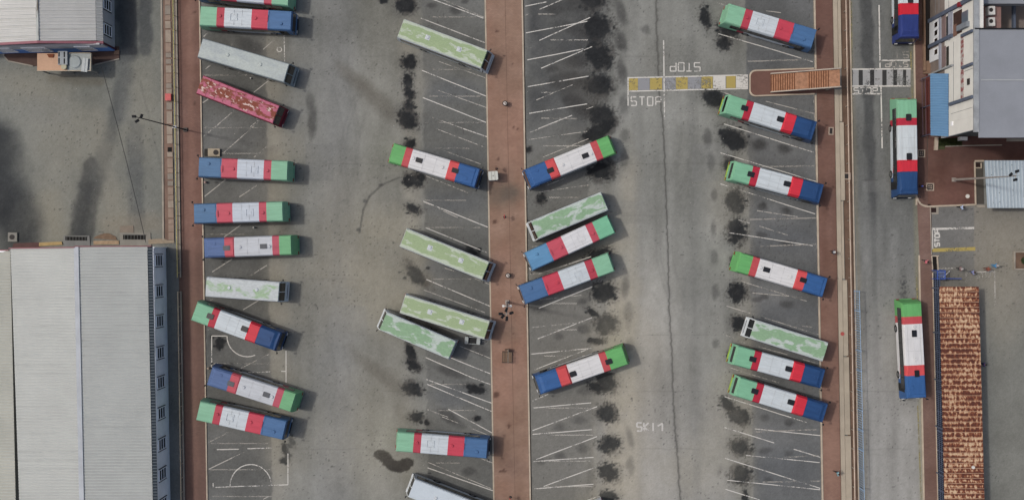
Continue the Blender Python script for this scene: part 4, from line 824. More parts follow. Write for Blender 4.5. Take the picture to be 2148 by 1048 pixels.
def coach(kind, rear, front, label, body=None, rake=.75, vents=True, nwin=8):
    c_, L, rz = ends(rear, front); rm = COACH[kind]; bm_ = body or M_BWH
    t = empty('coach', (c_.x, c_.y, 0), rz, label=label, cat='coach', group=COACH_GROUP)
    fo = [rake, rake - .02, rake * .35, rake * .1, 0, 0]; ro = [.22, .2, .12, .04, 0, 0]; st = [-L / 2, L / 2]
    b = MB(); loft(b, st, [0, 1, 2, 3], [0], fo, ro); b.face([(-L / 2 - .22, -1.22, .34), (-L / 2 - .22, 1.22, .34), (L / 2 + fo[0], 1.22, .34), (L / 2 + fo[0], -1.22, .34)])
    b.build('body', bm_, t)
    b = MB(); loft(b, [-L / 2, -L / 4, 0, L / 4, L / 2], [3, 4, 5], [0] * 4, fo, ro); b.build('roof', rm, t)
    def fx(z): return L / 2 + np.interp(z, [1.22, 2.62, 2.92, 3.06], [fo[1], fo[2], fo[3], 0]) + .015
    for sg in (-1, 1):
        b = MB()
        for z0, z1 in ((1.7, 2.6), (2.6, 2.93)):
            ya, yb = sorted((sg * .05, sg * 1.12)); b.face([(fx(z0), ya, z0), (fx(z0), yb, z0), (fx(z1), yb * .97, z1), (fx(z1), ya * .97, z1)])
        b.build('windscreen', M_GLASS, t)
    b = MB(); b.box((L / 2 + fo[0] + .05, 0, .72), (.14, 2.46, .5)); b.build('front_bumper', bm_, t)
    b = MB(); b.box((L / 2 + fo[1] - .02, 0, 1.24), (.1, 2.3, .06)); b.build('wiper_panel', bm_, t)
    b = MB(); b.box((L / 2 + fo[0] + .005, 0, 1.06), (.04, 1.7, .2)); b.build('grille', M_BLK, t)
    b = MB(); b.face([(-L / 2 - .18, .95, 1.6), (-L / 2 - .18, -.95, 1.6), (-L / 2 - .15, -.95, 2.5), (-L / 2 - .15, .95, 2.5)]); b.build('rear_window', M_GLASS, t)
    for sg in (-1, 1):        # gutter rails along the roof edge
        b = MB(); b.tube((-L / 2 + .1, sg * 1.17, 2.98), (L / 2 - .05, sg * 1.17, 2.98), .03, n=5); b.build('roof_gutter', bm_, t)
    wheels(t, L); glazing(t, L, nwin=nwin, x0=-L / 2 + .25, x1=L / 2 - .1, z1=2.56); lamps(t, L, fo[0] + .1, .24); mirror(t, L, fo[0])
    if vents:
        for x_ in (-L * .18, L * .2):
            b = MB(); b.tube((x_, .08, 3.09), (x_, .08, 3.2), .24, .17, n=14); b.build('roof_vent', rm if kind == 'silver' else bm_, t)
            if kind == 'green': b = MB(); b.box((x_, .05, 3.105), (.6, .6, .02)); b.build('vent_base', bm_, t)
    if kind == 'maroon':
        for k in range(1, 9):
            x_ = -L / 2 + L * k / 9; b = MB(); b.box((x_, 0, 3.085), (.035, 2.1, .06)); b.build('roof_rib', rm, t)
        for y_ in (-.55, .55): b = MB(); b.box((0, y_, 3.09), (L - .1, .035, .045)); b.build('roof_rib', rm, t)
    return t
# left column
city_bus('A', (605, -8), (415, -26), 'faded', 'city bus cut off by the top edge of the photo, above the leftmost column')
city_bus('A', (420, 33), (610, 43.5), 'vivid', 'topmost fully seen city bus of the left column, green end against the walkway')
coach('silver', (420, 100), (600, 153), 'plain chalky grey roofed coach parked directly above the rusty pink bus', body=mat('coach_grey', col_b(128, 138, 142), .5), rake=.7)
coach('maroon', (419, 177), (578, 240), 'derelict bus with pink rusted roof and dark maroon front', body=M_MAR, rake=.6, vents=False)
city_bus('A', (602, 358), (417, 350), 'faded', 'faded city bus nearly level, right below the beige plinth with fan grille')
city_bus('A', (592, 443), (407, 448), 'faded', 'faded city bus with hatch outlines, middle of three level buses in left column')
city_bus('C', (610, 513.5), (428.5, 520), 'dusty', 'dull city bus with grey hatches, lowest of three level buses by the warehouse corner')
coach('pale', (432, 601), (584, 612), 'pale coach with a few green patches, the only one level in the left column', rake=.65)
city_bus('B', (408.5, 652.5), (581.5, 716), 'rich', 'tilted bus with green end over the left walkway, blue front above painted goal curve')
city_bus('C', (614, 844), (440, 788), 'dusty', 'tilted bus with blue front at left walkway, directly above the lowest bus')
city_bus('A', (416, 861), (595.5, 902), 'vivid', 'lowest city bus of the left column, above the painted semicircle')
# second column
coach('green', (841, 59), (1015, 124), 'topmost green roofed coach left of the central walkway, nose over the kerb')
city_bus('C', (823, 320.5), (1000, 373), 'grass', 'city bus facing the white cabinet on the central walkway')
coach('green', (846.5, 498), (1018, 567.5), 'green roofed coach above the long dark oil pool, left of the central walkway')
coach('green', (845.5, 637), (1021, 692), 'green roofed coach overlapping a shorter one, its nose at the central lamp post', rake=.65)
coach('deepgreen', (948, 734), (804.5, 673), 'short coach with mottled deep green roof wedged beside a longer green one', rake=.6, vents=False, nwin=6)
city_bus('A', (833.5, 926), (1021, 941), 'vivid', 'almost level city bus beside the brown crescent oil spill')
coach('white', (1032, 1088), (864, 1023), 'plain white coach cut off by the bottom edge below the crescent spill', rake=.5)
# third column
city_bus('C', (1282, 303.5), (1109.5, 374), 'grass', 'topmost city bus right of the central walkway, black hatches on its roof')
coach('deepgreen', (1267.5, 421.7), (1122.5, 482), 'short mottled green and white coach right of the central walkway', rake=.6, vents=False, nwin=6)
city_bus('A', (1281, 470.5), (1110.5, 548), 'sky', 'city bus with sky blue front directly below the mottled coach right of the walkway')
city_bus('A', (1281, 550), (1097, 618), 'vivid', 'city bus whose blue front pokes over the central walkway kerb beside the lamp post')
city_bus('B', (1310, 745), (1130, 807), 'grass', 'lowest fully seen city bus right of the central walkway, raised red cover on roof')
coach('silver', (1268, 1073), (1090, 1145), 'dark rear corner of a vehicle just entering the bottom edge right of the central walkway', vents=False)
# fourth column
city_bus('A', (1527, 27), (1707.5, 81), 'vivid', 'topmost city bus of the right bays with faded blue front, above the stairs')
city_bus('B', (1528, 218), (1708, 274), 'rich', 'city bus in the right bays directly below the stairs')
city_bus('B', (1541, 358), (1723, 406), 'rich', 'city bus in the right bays with empty bays below it, third from top')
city_bus('C', (1551, 549.5), (1730.5, 602.5), 'grass', 'city bus in the right bays with white round vents, above the patchy green coach')
coach('deepgreen', (1731.5, 737.7), (1580, 690), 'mint green patched coach in the right bays, facing the lane', rake=.6, vents=False)
city_bus('B', (1545, 745), (1726, 794), 'rich', 'upper of the two lowest city buses in the right bays, directly under the patchy coach')
city_bus('B', (1549, 811), (1731, 866), 'rich', 'lowest city bus of the right bays')
# along the road
city_bus('B', (1907, -118), (1909, 77), 'navy', 'city bus at the top edge on the road, navy front pointing down')
city_bus('B', (1903.8, 210), (1907, 406), 'rich', 'city bus at the kerb just below the zebra crossing')
city_bus('C', (1913.5, 637), (1924, 833), 'grass', 'city bus standing on the road beside the rusty roof')
# ------------------------------------------------------------------ buildings
CR = random.Random(5)
def corr(b, A, B_, Cc, D, pitch=.35, amp=.03, mi=(0, 1)):
    """corrugated sheet: ribs run A->B, stacked A->D"""
    A, B_, Cc, D = map(Vector, (A, B_, Cc, D)); L_ = (D - A).length; n = max(2, int(L_ / pitch)); nr = (B_ - A).cross(D - A).normalized()
    if nr.z < 0: nr = -nr
    prof = ((0, 0), (.55, 0), (.65, 1), (.9, 1), (1.0, 0))
    for k in range(n):
        for (t0, h0), (t1, h1) in zip(prof[:-1], prof[1:]):
            f0 = (k + t0) / n; f1 = (k + t1) / n
            pa = A.lerp(D, f0) + nr * amp * h0; pb = B_.lerp(Cc, f0) + nr * amp * h0; pc = B_.lerp(Cc, f1) + nr * amp * h1; pd = A.lerp(D, f1) + nr * amp * h1
            q = [pa, pb, pc, pd]
            if (pb - pa).cross(pd - pa).z < 0: q = q[::-1]
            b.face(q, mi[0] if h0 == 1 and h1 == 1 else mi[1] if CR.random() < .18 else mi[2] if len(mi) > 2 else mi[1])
M_R1 = mat('roof_sheet_crest', col_b(174, 177, 173), .5, .09, .15); M_R2 = mat('roof_sheet_stained', col_b(165, 168, 164), .55, .11, .3); M_R3 = mat('roof_sheet_pan', col_b(167, 170, 166), .5, .1, .2)
RM = [M_R1, M_R2, M_R3]; RMO = [mat('office_sheet_crest', col_b(188, 188, 184), .5, .08, .3), mat('office_sheet_stained', col_b(172, 172, 167), .55, .12, .4), mat('office_sheet_pan', col_b(180, 180, 176), .5, .1, .3)]
M_RED = mat('maroon_fascia', col_b(132, 84, 90), .6, .12); M_WALLG = mat('grey_cladding', col(240, 242, 244), .7, .1, .5); M_WALLB = mat('blue_wall_paint', col(92, 140, 205), .7, .1, .6)
M_WF = mat('white_window_frame', col(238, 239, 240), .5, .05); M_PANE = mat('dark_window_glass', col(22, 24, 28), .15, 0)
def wall_window(parent, org, u, n, wd, z0, z1, nb=2, axis='z', side_shade=True):
    """window on a vertical wall: org on wall at z=0, u along, n outward"""
    u = Vector(u).normalized(); n = Vector(n).normalized()
    rz = math.atan2(u.y, u.x)
    t = empty('window', org, rz); t.parent = parent
    ny = -1 if (Vector((-math.sin(rz), math.cos(rz), 0)).dot(n) < 0) else 1
    f = .11; b = MB()
    b.box((0, ny * .05, z0 + f / 2), (wd, .1, f)); b.box((0, ny * .05, z1 - f / 2), (wd, .1, f))
    for s_ in (-1, 1): b.box((s_ * (wd / 2 - f / 2), ny * .05, (z0 + z1) / 2), (f, .1, z1 - z0 - 2 * f - .002))
    for k in range(1, nb + 1): b.box((0, ny * .045, z0 + (z1 - z0) * k / (nb + 1)), (wd - 2 * f - .002, .08, .11))
    b.build('frame', M_WF, t)
    b = MB(); b.box((0, ny * .02, (z0 + z1) / 2), (wd - 2 * f, .03, z1 - z0 - 2 * f)); b.build('pane', M_PANE, t)
    if side_shade:
        for s_ in (-1, 1): b = MB(); b.box((s_ * (wd / 2 + .06), ny * .06, (z0 + z1) / 2), (.07, .12, z1 - z0 + .1)); b.build('shade_strip', M_BLK, t)  # black strips stand in for the shade line beside each window frame
def wallq(b, a_, c_, z0, z1, th=.15, mi=0):
    """vertical wall slab from a_ to c_ (world xy), thickness grows to the left of a->c"""
    a_ = Vector((a_[0], a_[1], 0)); c_ = Vector((c_[0], c_[1], 0)); d = (c_ - a_).normalized(); n = Vector((-d.y, d.x, 0)) * th
    b.prism([a_[:2], c_[:2], (c_ + n)[:2], (a_ + n)[:2]], z0, z1, mi)
# lower-left warehouse
wh = empty('warehouse', P(180, 800), label='long pale warehouse with ribbed roof filling the lower left corner', cat='warehouse'); wh.location = (0, 0, 0)
wf = lambda y: 348 + (y - 515) * .0178
zE, zR = 4.55, 6.0
def rp(x, y, z): return P(x + (y - 517) * .0215, y, z)
b = MB(); YB = 1125
corr(b, rp(160, 518, zR), rp(309, 517.5, zE + .45), rp(309, YB, zE + .45), rp(160, YB, zR), .36, .035, (0, 1, 2))
corr(b, rp(159, 518, zR), rp(22, 521, zE + .4), rp(30, YB, zE + .4), rp(159, YB, zR), .36, .035, (0, 1, 2))
b.build('roof', RM, wh)
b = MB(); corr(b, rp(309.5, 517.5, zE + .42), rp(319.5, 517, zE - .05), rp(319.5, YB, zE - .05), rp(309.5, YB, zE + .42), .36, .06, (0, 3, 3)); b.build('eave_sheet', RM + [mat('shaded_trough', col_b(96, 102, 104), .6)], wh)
b = MB(); corr(b, rp(21.5, 523, zE - .3), rp(-70, 525, zE - 1.2), rp(-70, YB, zE - 1.2), rp(21.5, YB, zE - .3), .36, .035, (0, 1, 1)); b.build('lean_to_roof', [mat('lean_to_crest', col_b(164, 167, 160), .55, .12, .1), mat('lean_to_pan', col_b(156, 157, 148), .55, .16, .1)], wh)
b = MB(); a_, c_, d_, e_ = rp(155, 517.5, zR + .03), rp(165, 517.5, zR + .03), rp(165, YB, zR + .03), rp(155, YB, zR + .03); b.hexa([e_, d_, c_, a_], [v + Vector((0, 0, .07)) for v in (e_, d_, c_, a_)]); b.build('ridge_cap', mat('ridge_cap', col_b(166, 171, 176), .5, .14, .5), wh)
b = MB()
for (x0, z0, x1, z1, y0, y1) in ((160, zR, 320, zE + .1, 515.5, 513), (22, zE + .4, 160, zR, 519.5, 515.5), (-70, zE - 1.2, 21.5, zE - .3, 523, 521.5)):
    A = rp(x0, y0 + 2, z0 - .35); B_ = rp(x1, y1 + 4, z1 - .35); o = Vector((0, .12, 0)); up = Vector((0, 0, .5)); b.hexa([A, B_, B_ + o, A + o], [A + up, B_ + up, B_ + o + up, A + o + up])
b.build('fascia', M_RED, wh)
b = MB(); A = P(wf(518), 518); B_ = P(wf(YB), YB); wallq(b, A, B_, 0, zE - .1, -.2); b.build('east_wall', M_WALLG, wh)
b = MB(); wallq(b, P(-80, 527, 0), P(wf(519) - 3, 520, 0), 0, zE - .4, -.2); b.build('north_wall', M_WALLG, wh)
u = (B_ - A).normalized(); n_ = Vector((1, 0, 0))
for yy in (546, 610, 673, 739, 801, 865, 930, 993, 1056):
    k = (H - 2.8) / H; yb = NY + (yy - NY) * k; o = P(wf(yb), yb); wall_window(wh, o + n_ * .0, u, n_, 1.45, 1.5, 4.0, 2)
b = MB(); b.tube(P(wf(519), 519, 0) + Vector((.1, 0, 0)), P(wf(519), 519, 0) + Vector((.1, 0, zE)), .07, n=8); b.build('downpipe', M_WALLG, wh)
# warehouse forecourt details
prism_px('loading_ramp', [(134, 494), (188, 494), (190, 517), (134, 519)], -.02, .1, mat('ramp_concrete', col(118, 118, 114), .85, .15, .8), kind='structure')
def grate(x0, y0, x1, y1, label):
    c_ = P((x0 + x1) / 2, (y0 + y1) / 2); wd = (x1 - x0) / S; hg = (y1 - y0) / S
    t = empty('drain_grate', (c_.x, c_.y, .1), R(-.6), label=label, cat='drain grate')
    b = MB(); b.box((0, 0, .02), (wd, hg, .03)); b.build('pit', MATS['pit_black'], t)
    b = MB()
    for k in range(7): b.box((-wd / 2 + wd * (k + .5) / 7, 0, .05), (.05, hg, .03))
    b.box((0, hg / 2 + .05, .04), (wd + .1, .08, .08)); b.build('bars', mat('grate_steel', col(86, 88, 86), .5, .15), t)
grate(138, 496.5, 183, 504, 'long dark drain grate at the warehouse ramp with tyre tracks')
prism_px('loading_ramp', [(252, 488), (316, 488), (318, 516), (252, 518)], -.02, .1, mat('ramp_pale', col(132, 128, 118), .85, .15, .8), kind='structure')
grate(259, 493, 306, 502, 'dark drain grate at the warehouse ramp under the overhead cable')
prism_px('loading_ramp', [(252, 474), (280, 473), (281, 487.6), (252, 487.6)], -.02, .07, mat('ramp_patch', col(128, 116, 102), .85, .15, .8), kind='structure')
prism_px('kerb', [(83, 508.5), (130, 506.5), (132, 513), (83, 516)], -.02, .15, mat('yellow_kerb', col(168, 140, 84), .7, .2), kind='structure')
prism_px('kerb', [(197, 505), (250, 504), (250, 512), (197, 513)], -.02, .14, mat('tan_kerb', col(160, 134, 102), .8, .25), kind='structure')
prism_px('pavement', [(30, 510), (83, 508), (83, 518), (26, 520)], -.02, .12, mat('maroon_pavers', col(92, 66, 62), .9), kind='structure')
b = MB(); sp = [(196, 500), (202, 495), (218, 489.5), (228, 489), (243, 496), (246, 503)]; b.prism(pxpoly(sp), -.02, .08); b.build('soil', mat('soil_brown', col(118, 96, 76), .95, .25, 1.5, .5), kind='structure')
prism_px('kerb', [(312, 502), (345, 500), (352, 503.5), (366, 503.5), (366, 509), (312, 512)], -.02, .12, mat('dusty_kerb', col(150, 134, 112), .9, .2), kind='structure')
# upper-left office shed
of = empty('office_building', (0, 0, 0), label='pale roofed office with blue base and windows in the upper left corner', cat='building')
b = MB(); zE, zR = 3.9, 6.0; YT = -75
def op(x, y, z): return P(x + (y - 90) * .02, y, z)
corr(b, op(80, 86, zR), op(202, 85, zE + .5), op(202, YT, zE + .5), op(80, YT, zR), .42, .04, (0, 1, 2))
corr(b, op(79, 86, zR), op(-75, 93, zE + .7), op(-75, YT, zE + .7), op(79, YT, zR), .42, .04, (0, 1, 2)); b.build('roof', RMO, of)
b = MB(); corr(b, op(202.5, 85, zE + .48), op(216.5, 87, zE + .05), op(216.5, YT, zE + .05), op(202.5, YT, zE + .48), .42, .05, (0, 1, 1)); b.build('eave_sheet', RMO, of)
b = MB(); a_, c_, d_, e_ = op(77, 85, zR + .03), op(82, 85, zR + .03), op(82, YT, zR + .03), op(77, YT, zR + .03); b.hexa([a_, c_, d_, e_], [v + Vector((0, 0, .07)) for v in (a_, c_, d_, e_)]); b.build('ridge_cap', patch_mat('rusted_ridge', col_b(170, 174, 170), col_b(92, 84, 74), .42, .5, 3, .35), of)
b = MB()
for (x0, z0, x1, z1, y0, y1) in ((80, zR, 218, zE + .1, 87, 88), (-75, zE + .7, 80, zR, 95, 87)):
    A = op(x0, y0 + 4.5, z0 - .2); B_ = op(x1, y1 + 4.5, z1 - .2); o = Vector((0, .3, 0)); up = Vector((0, 0, .24)); b.hexa([A, B_, B_ + o, A + o], [A + up, B_ + up, B_ + o + up, A + o + up])
b.build('fascia', mat('plum_fascia', col_b(140, 92, 100), .6, .12), of)
SE = P(241.5, 107.5); NE = P(238.5, YT); SW = P(-80, 115)
b = MB(); wallq(b, NE, SE, 0, zE, -.2); b.build('east_wall', mat('office_wall', col(176, 176, 178), .8, .1, .5), of)
b = MB(); wallq(b, SW, SE + Vector((-.25, 0, 0)), 2.3, zE + .35, .2); b.build('south_wall_upper', MATS['office_wall'], of)
b = MB(); wallq(b, SW, SE + Vector((.02, 0, 0)), 0, 2.3, .22); b.build('south_wall_base', M_WALLB, of)
us = (SE - SW).normalized()
for xx in (32, 88, 113, 196): 
    yb = 113 + (xx + 80) / 321.5 * -7.5; o = P(xx, yb); o = SW + us * ((o - SW).dot(us)); wall_window(of, o, us, (0, -1, 0), 2.0 if xx != 113 else .9, 1.0, 3.6, 3, side_shade=False)
for yy in (20, 72):
    o = P(238.5 + (yy + 75) / 180.5 * 3, yy); wall_window(of, o, (SE - NE).normalized(), (1, 0, 0), 1.4, 1.2, 3.5, 2)
b = MB(); b.tube(SE + Vector((.1, .25, 0)), SE + Vector((.1, .25, zE)), .12, n=8); b.build('downpipe', mat('dark_red_pipe', col(84, 40, 52), .6), of)
prism_px('pavement', [(8, 103), (250, 98), (251, 124), (200, 136), (70, 139), (20, 129), (11, 120)], -.02, .11, mat('office_pavers', col(86, 66, 58), .9, .2, .8), kind='structure')
line_wall('kerb', [(7, 103), (9, 118), (18, 128.5), (70, 139)], .15, -.02, .15, M_KERB2, kind='structure')
line_wall('kerb', [(199, 136.5), (251, 124)], .15, -.02, .15, M_KERB2, kind='structure')
prism_px('kerb', [(241.5, 108), (251, 106), (251, 115), (240, 115)], -.02, .2, mat('tan_step', col(128, 102, 82), .85), kind='structure')
# porch canopy
z = 2.7; pc = empty('porch', (0, 0, 0), label='flat beige porch roof in front of the upper left office', cat='porch')
def slab(b, x0, y0, x1, y1, z0, z1, mi=0): b.prism([P(x, y, z1)[:2] for x, y in ((x0, y0), (x1, y0), (x1, y1), (x0, y1))], z0, z1, mi)
b = MB(); slab(b, 78, 112, 141, 148, z - .2, z); b.build('canopy_slab', mat('peach_slab', col_b(188, 154, 128), .8, .08, .6), pc)
b = MB(); slab(b, 141.3, 112, 189.5, 148, z - .2, z - .02); b.build('canopy_slab', mat('pale_grey_slab', col_b(150, 156, 154), .8, .18, .8), pc)
b = MB()
for (x0, y0, x1, y1) in ((77, 147.9, 190.3, 149), (189.6, 111.5, 190.6, 147.8), (142, 111, 189.5, 112)): slab(b, x0, y0, x1, y1, z - .22, z + .12)
b.build('parapet', mat('cream_parapet', col_b(186, 174, 154), .8), pc)
for (x, y) in ((80, 146), (187, 146), (135, 146)): p = P(x, y, z); b = MB(); b.tube((p.x, p.y, 0), (p.x, p.y, z - .2), .1); b.build('column', M_KERB2, pc)
t = empty('access_frame', (0, 0, 0), label='grey metal skylight frame on the porch roof beside the office wall', cat='skylight')
b = MB(); slab(b, 121.5, 107.5, 141, 136, z + .05, z + .4); b.build('casing', mat('grey_metal', col_b(138, 144, 148), .5, .12), t)
for (x0, y0, x1, y1) in ((122.5, 109, 125, 119), (122.5, 122, 125, 134), (133.5, 109, 136, 120), (133.5, 123, 136, 134)): b = MB(); slab(b, x0, y0, x1, y1, z + .4, z + .42); b.build('opening', MATS['pit_black'], t)
t = empty('metal_sheet', (0, 0, 0), label='loose pale metal sheets leaning over the porch edge', cat='metal sheet')
b = MB(); q = [(173, 121), (184.5, 122.5), (182, 151), (169, 149.5)]; b.prism([P(x, y, z + .3)[:2] for x, y in q], z + .15, z + .2)
q = [(177, 122), (179, 122.2), (176.5, 149.5), (174.3, 149.3)]; b.prism([P(x, y, z + .3)[:2] for x, y in q], z + .2, z + .24); b.build('sheet', mat('pale_sheet', col_b(166, 172, 172), .5, .1), t)
t = empty('roof_hole_cover', (0, 0, 0), label='small rusty brown tray on the beige part of the porch roof', cat='tray')
b = MB(); q = [(98, 113.5), (113, 113.5), (111.5, 121), (102.5, 121)]; b.prism([P(x, y, z + .1)[:2] for x, y in q], z + .01, z + .12); b.build('tray', mat('rust_brown', col_b(116, 64, 40), .8), t)
t = empty('water_tank', (0, 0, 0), label='large domed pale lid on the grey part of the porch roof', cat='tank lid')
b = MB(); p = P(157, 130, z); b.tube((p.x, p.y, z - .02), (p.x, p.y, z + .12), .85, .7, n=24); b.build('lid', mat('dome_grey', col_b(146, 154, 154), .6, .1), t)
p = P(136, 141, z); b = MB(); b.tube((p.x, p.y, z), (p.x, p.y, z + .35), .34, n=16); b.build('paint_bucket', mat('cream_tub', col_b(168, 164, 140), .6), label='cream round tub beside the grey skylight frame on the porch', cat='tub')
# right: white multi-storey block, west face seen obliquely
X0 = 860 / S
def Fz(px): return H * (1 - X0 * S / (px - NX))
def F(px, py):
    z = Fz(px); return Vector((X0, (NY - py) / S * (H - z) / H, z))
bk = empty('white_block', (0, 0, 0), label='tall building with white panelled west face, blue awning and big grey flat roof', cat='building')
zt = Fz(2043); ZT = zt
y_f = 224.0 / S
M_PANEL = mat('white_panel', col(214, 213, 205), .7, .08, .4); M_PIL = mat('slate_pilaster', col(84, 94, 112), .6, .15); M_GREYR = mat('grey_membrane', col_b(134, 138, 144), .6, .09, .25)
M_TRIM = mat('grey_trim', col_b(146, 150, 152), .5, .2, 1)
y_s = (NY - 288) * (H - zt) / H / S; y_n = (NY + 90) * (H - zt) / H / S
b = MB(); b.prism([(X0, y_f + 1.6), (X0 + 14, y_f + 1.6), (X0 + 14, y_n), (X0, y_n)], 0, 4.6); b.build('lower_wall', mat('ground_floor_wall', col(124, 112, 104), .85, .2, .4), bk)
b = MB(); y62 = (NY - 63) * (H - zt) / H / S
b.prism([(X0, y_f + 1.6), (X0 + 16, y_f + 1.6), (X0 + 16, y62), (X0, y62)], 4.6, zt - .02); b.prism([(X0, y_f), (X0 + .35, y_f), (X0 + .35, y_f + 1.59), (X0, y_f + 1.59)], 3.5, zt - .02); b.build('wall', M_PANEL, bk)
y_top = F(2000, -40).y
b = MB(); b.prism([(X0, y62 + .01), (X0 + 1.1, y62 + .01), (X0 + 1.1, y_n), (X0, y_n)], 4.6, zt - .02); b.build('wall', M_PANEL, bk)
b = MB(); b.prism([(X0 + .5, y_s - .05), (X0 + 16.2, y_s - .05), (X0 + 16.2, y62), (X0 + .5, y62)], zt - .02, zt + .12); b.build('roof', M_GREYR, bk)
ym = (NY - 168.5) * (H - zt) / H / S
b = MB(); b.box((X0 + 8.5, ym, zt + .15), (15.5, .14, .07)); b.build('roof_seam', mat('pale_seam', col_b(158, 162, 164), .5), bk)
b = MB(); b.prism([(X0 - .1, y_f - .3), (X0 + .49, y_f - .3), (X0 + .49, y_n), (X0 - .1, y_n)], zt - .01, zt + .22); b.build('parapet', M_TRIM, bk)
b = MB(); b.box((X0 + 8, y62 + .1, zt + .1), (16, .16, .3)); b.build('parapet', M_BLK, bk)
# pilasters and joints on the west face
def fbox(b, x0, y0, x1, y1, depth=.08, mi=0):
    """box on the west face spanning the photo rectangle"""
    z0, z1 = Fz(x0), Fz(x1); ym_ = lambda yy, zz: (NY - yy) / S * (H - zz) / H
    zc = (z0 + z1) / 2; ya, yb = ym_(y1, zc), ym_(y0, zc)
    b.hexa([(X0 - depth, ya, z0), (X0 + .02, ya, z0), (X0 + .02, yb, z0), (X0 - depth, yb, z0)], [(X0 - depth, ya, z1), (X0 + .02, ya, z1), (X0 + .02, yb, z1), (X0 - depth, yb, z1)], mi)
for (yc_px, wd, x0, x1, m_) in ((20, .45, 1950, 2043, M_PIL), (88, .42, 1944.9, 2000, M_PIL), (70, .3, 2020, 2043, M_PIL), (138, .3, 2021, 2043, M_PIL), (211, .35, 1994, 2043, M_PIL), (147, .2, 1952, 2000, M_TRIM)):
    zc = Fz((x0 + x1) / 2); yc = (NY - yc_px) / S * (H - zc) / H; b = MB()
    b.hexa([(X0 - .3, yc - wd / 2, max(0, Fz(max(x0, 1951)))), (X0 - .0, yc - wd / 2, max(0, Fz(max(x0, 1951)))), (X0, yc + wd / 2, max(0, Fz(max(x0, 1951)))), (X0 - .3, yc + wd / 2, max(0, Fz(max(x0, 1951))))],
           [(X0 - .3, yc - wd / 2, Fz(x1)), (X0, yc - wd / 2, Fz(x1)), (X0, yc + wd / 2, Fz(x1)), (X0 - .3, yc + wd / 2, Fz(x1))]); b.build('pilaster', m_, bk)
b = MB(); fbox(b, 1951.5, 101, 1971, 128, .12); fbox(b, 1951.5, 38, 1971, 93, .12); b.build('lower_panel', mat('white_lower_panel', col(205, 208, 210), .7, .06), bk)
b = MB(); fbox(b, 1971.5, 36, 1975, 150, .16); fbox(b, 1991, 24, 1994, 84, .16); fbox(b, 1996, 24, 1999, 80, .14); b.build('ledge', mat('lilac_ledge', col(140, 144, 156), .6, .1), bk)
for (y0, y1) in ((34, 84), (98, 140)):
    b = MB(); fbox(b, 1977, y0, 1984.5, y1, .06); b.build('shutter', mat('mauve_shutter', col(124, 104, 102), .7, .15), bk)
    b = MB(); fbox(b, 1985.5, y0, 1990.5, y1, .04); b.build('window', M_PANE, bk)
for yy in (52, 69, 86, 109):
    t = empty('window', (0, 0, 0)); t.parent = bk
    b = MB(); fbox(b, 1962.2, yy - 5, 1969.2, yy + 5, .14); b.build('pane', M_PANE, t)
    b = MB(); fbox(b, 1961.6, yy - 6, 1962, yy + 6, .16); fbox(b, 1969.4, yy - 6, 1969.8, yy + 6, .16); b.build('frame', M_WF, t)
t = empty('balcony', (0, 0, 0)); t.parent = bk
b = MB(); fbox(b, 2000.5, 24, 2018, 72, .05); b.build('opening', mat('dark_interior', col(66, 46, 40), .9, .3, 1), t)
b = MB(); fbox(b, 2018.5, 24, 2031, 50, .08); b.build('glass_side', mat('teal_glass', col(88, 102, 112), .3, .1), t)
b = MB(); fbox(b, 2013, 50, 2034, 61, .4); b.build('ledge', mat('grey_ledge', col(120, 128, 136), .6, .1), t)
b = MB(); fbox(b, 2001, 52, 2008, 76, .1); b.build('shelf', mat('brown_boards', col(120, 88, 74), .8, .2), t)
b = MB(); fbox(b, 2015.5, 76, 2021.5, 207, .03); b.build('rust_streak', patch_mat('rust_streak_paint', col(176, 170, 164), col(144, 84, 84), .48, .55, 1.2, 2.2), bk)
b = MB()
for (x0, y0, x1, y1) in ((1962, -40, 1962.5, 30), (1969.6, -40, 1970.2, 28), (1990, -40, 1990.6, 22), (2000, 88, 2000.6, 215), (2022.5, 146, 2043, 147), (1995, 232, 2040, 232.7)): fbox(b, x0, y0, x1, y1, .02)
b.build('panel_joint', mat('joint_grey', col(120, 122, 124), .8), bk)
b = MB(); fbox(b, 2030, 165, 2034.5, 178, .1); b.build('vent_grille', M_IRON, bk)
b = MB(); fbox(b, 1995.5, 255, 1999.5, 264, .1); b.build('switch_box', M_WF, bk)
p = F(2018, 10); b = MB(); b.tube(p + Vector((-.1, 0, 0)), p + Vector((-.5, 0, 0)), .3, n=12); b.build('red_siren', mat('alarm_red', col(130, 30, 40), .5), bk)
# blue awning
aw = empty('awning', (0, 0, 0)); aw.parent = bk
zw, ze = 3.2, Fz(1991.5) - .1
A = P(1951.5, 154.5, zw); D = P(1952.3, 284, zw); Bb = Vector((X0 - .05, P(0, 154.5, ze).y, ze)); Cc = Vector((X0 - .05, P(0, 286.5, ze).y, ze))
b = MB(); corr(b, A, Bb, Cc, D, .30, .05, (0, 1, 1)); b.build('sheet', [mat('awning_blue', col_b(104, 142, 174), .5, .08, .3), mat('awning_blue_pan', col_b(94, 130, 164), .5, .1, .3)], aw)
for yy in (158, 220, 281): a_ = P(1953, yy, zw - .05); b = MB(); b.tube((a_.x, a_.y, 0), (a_.x, a_.y, zw - .05), .06); b.build('post', M_PIL, aw)
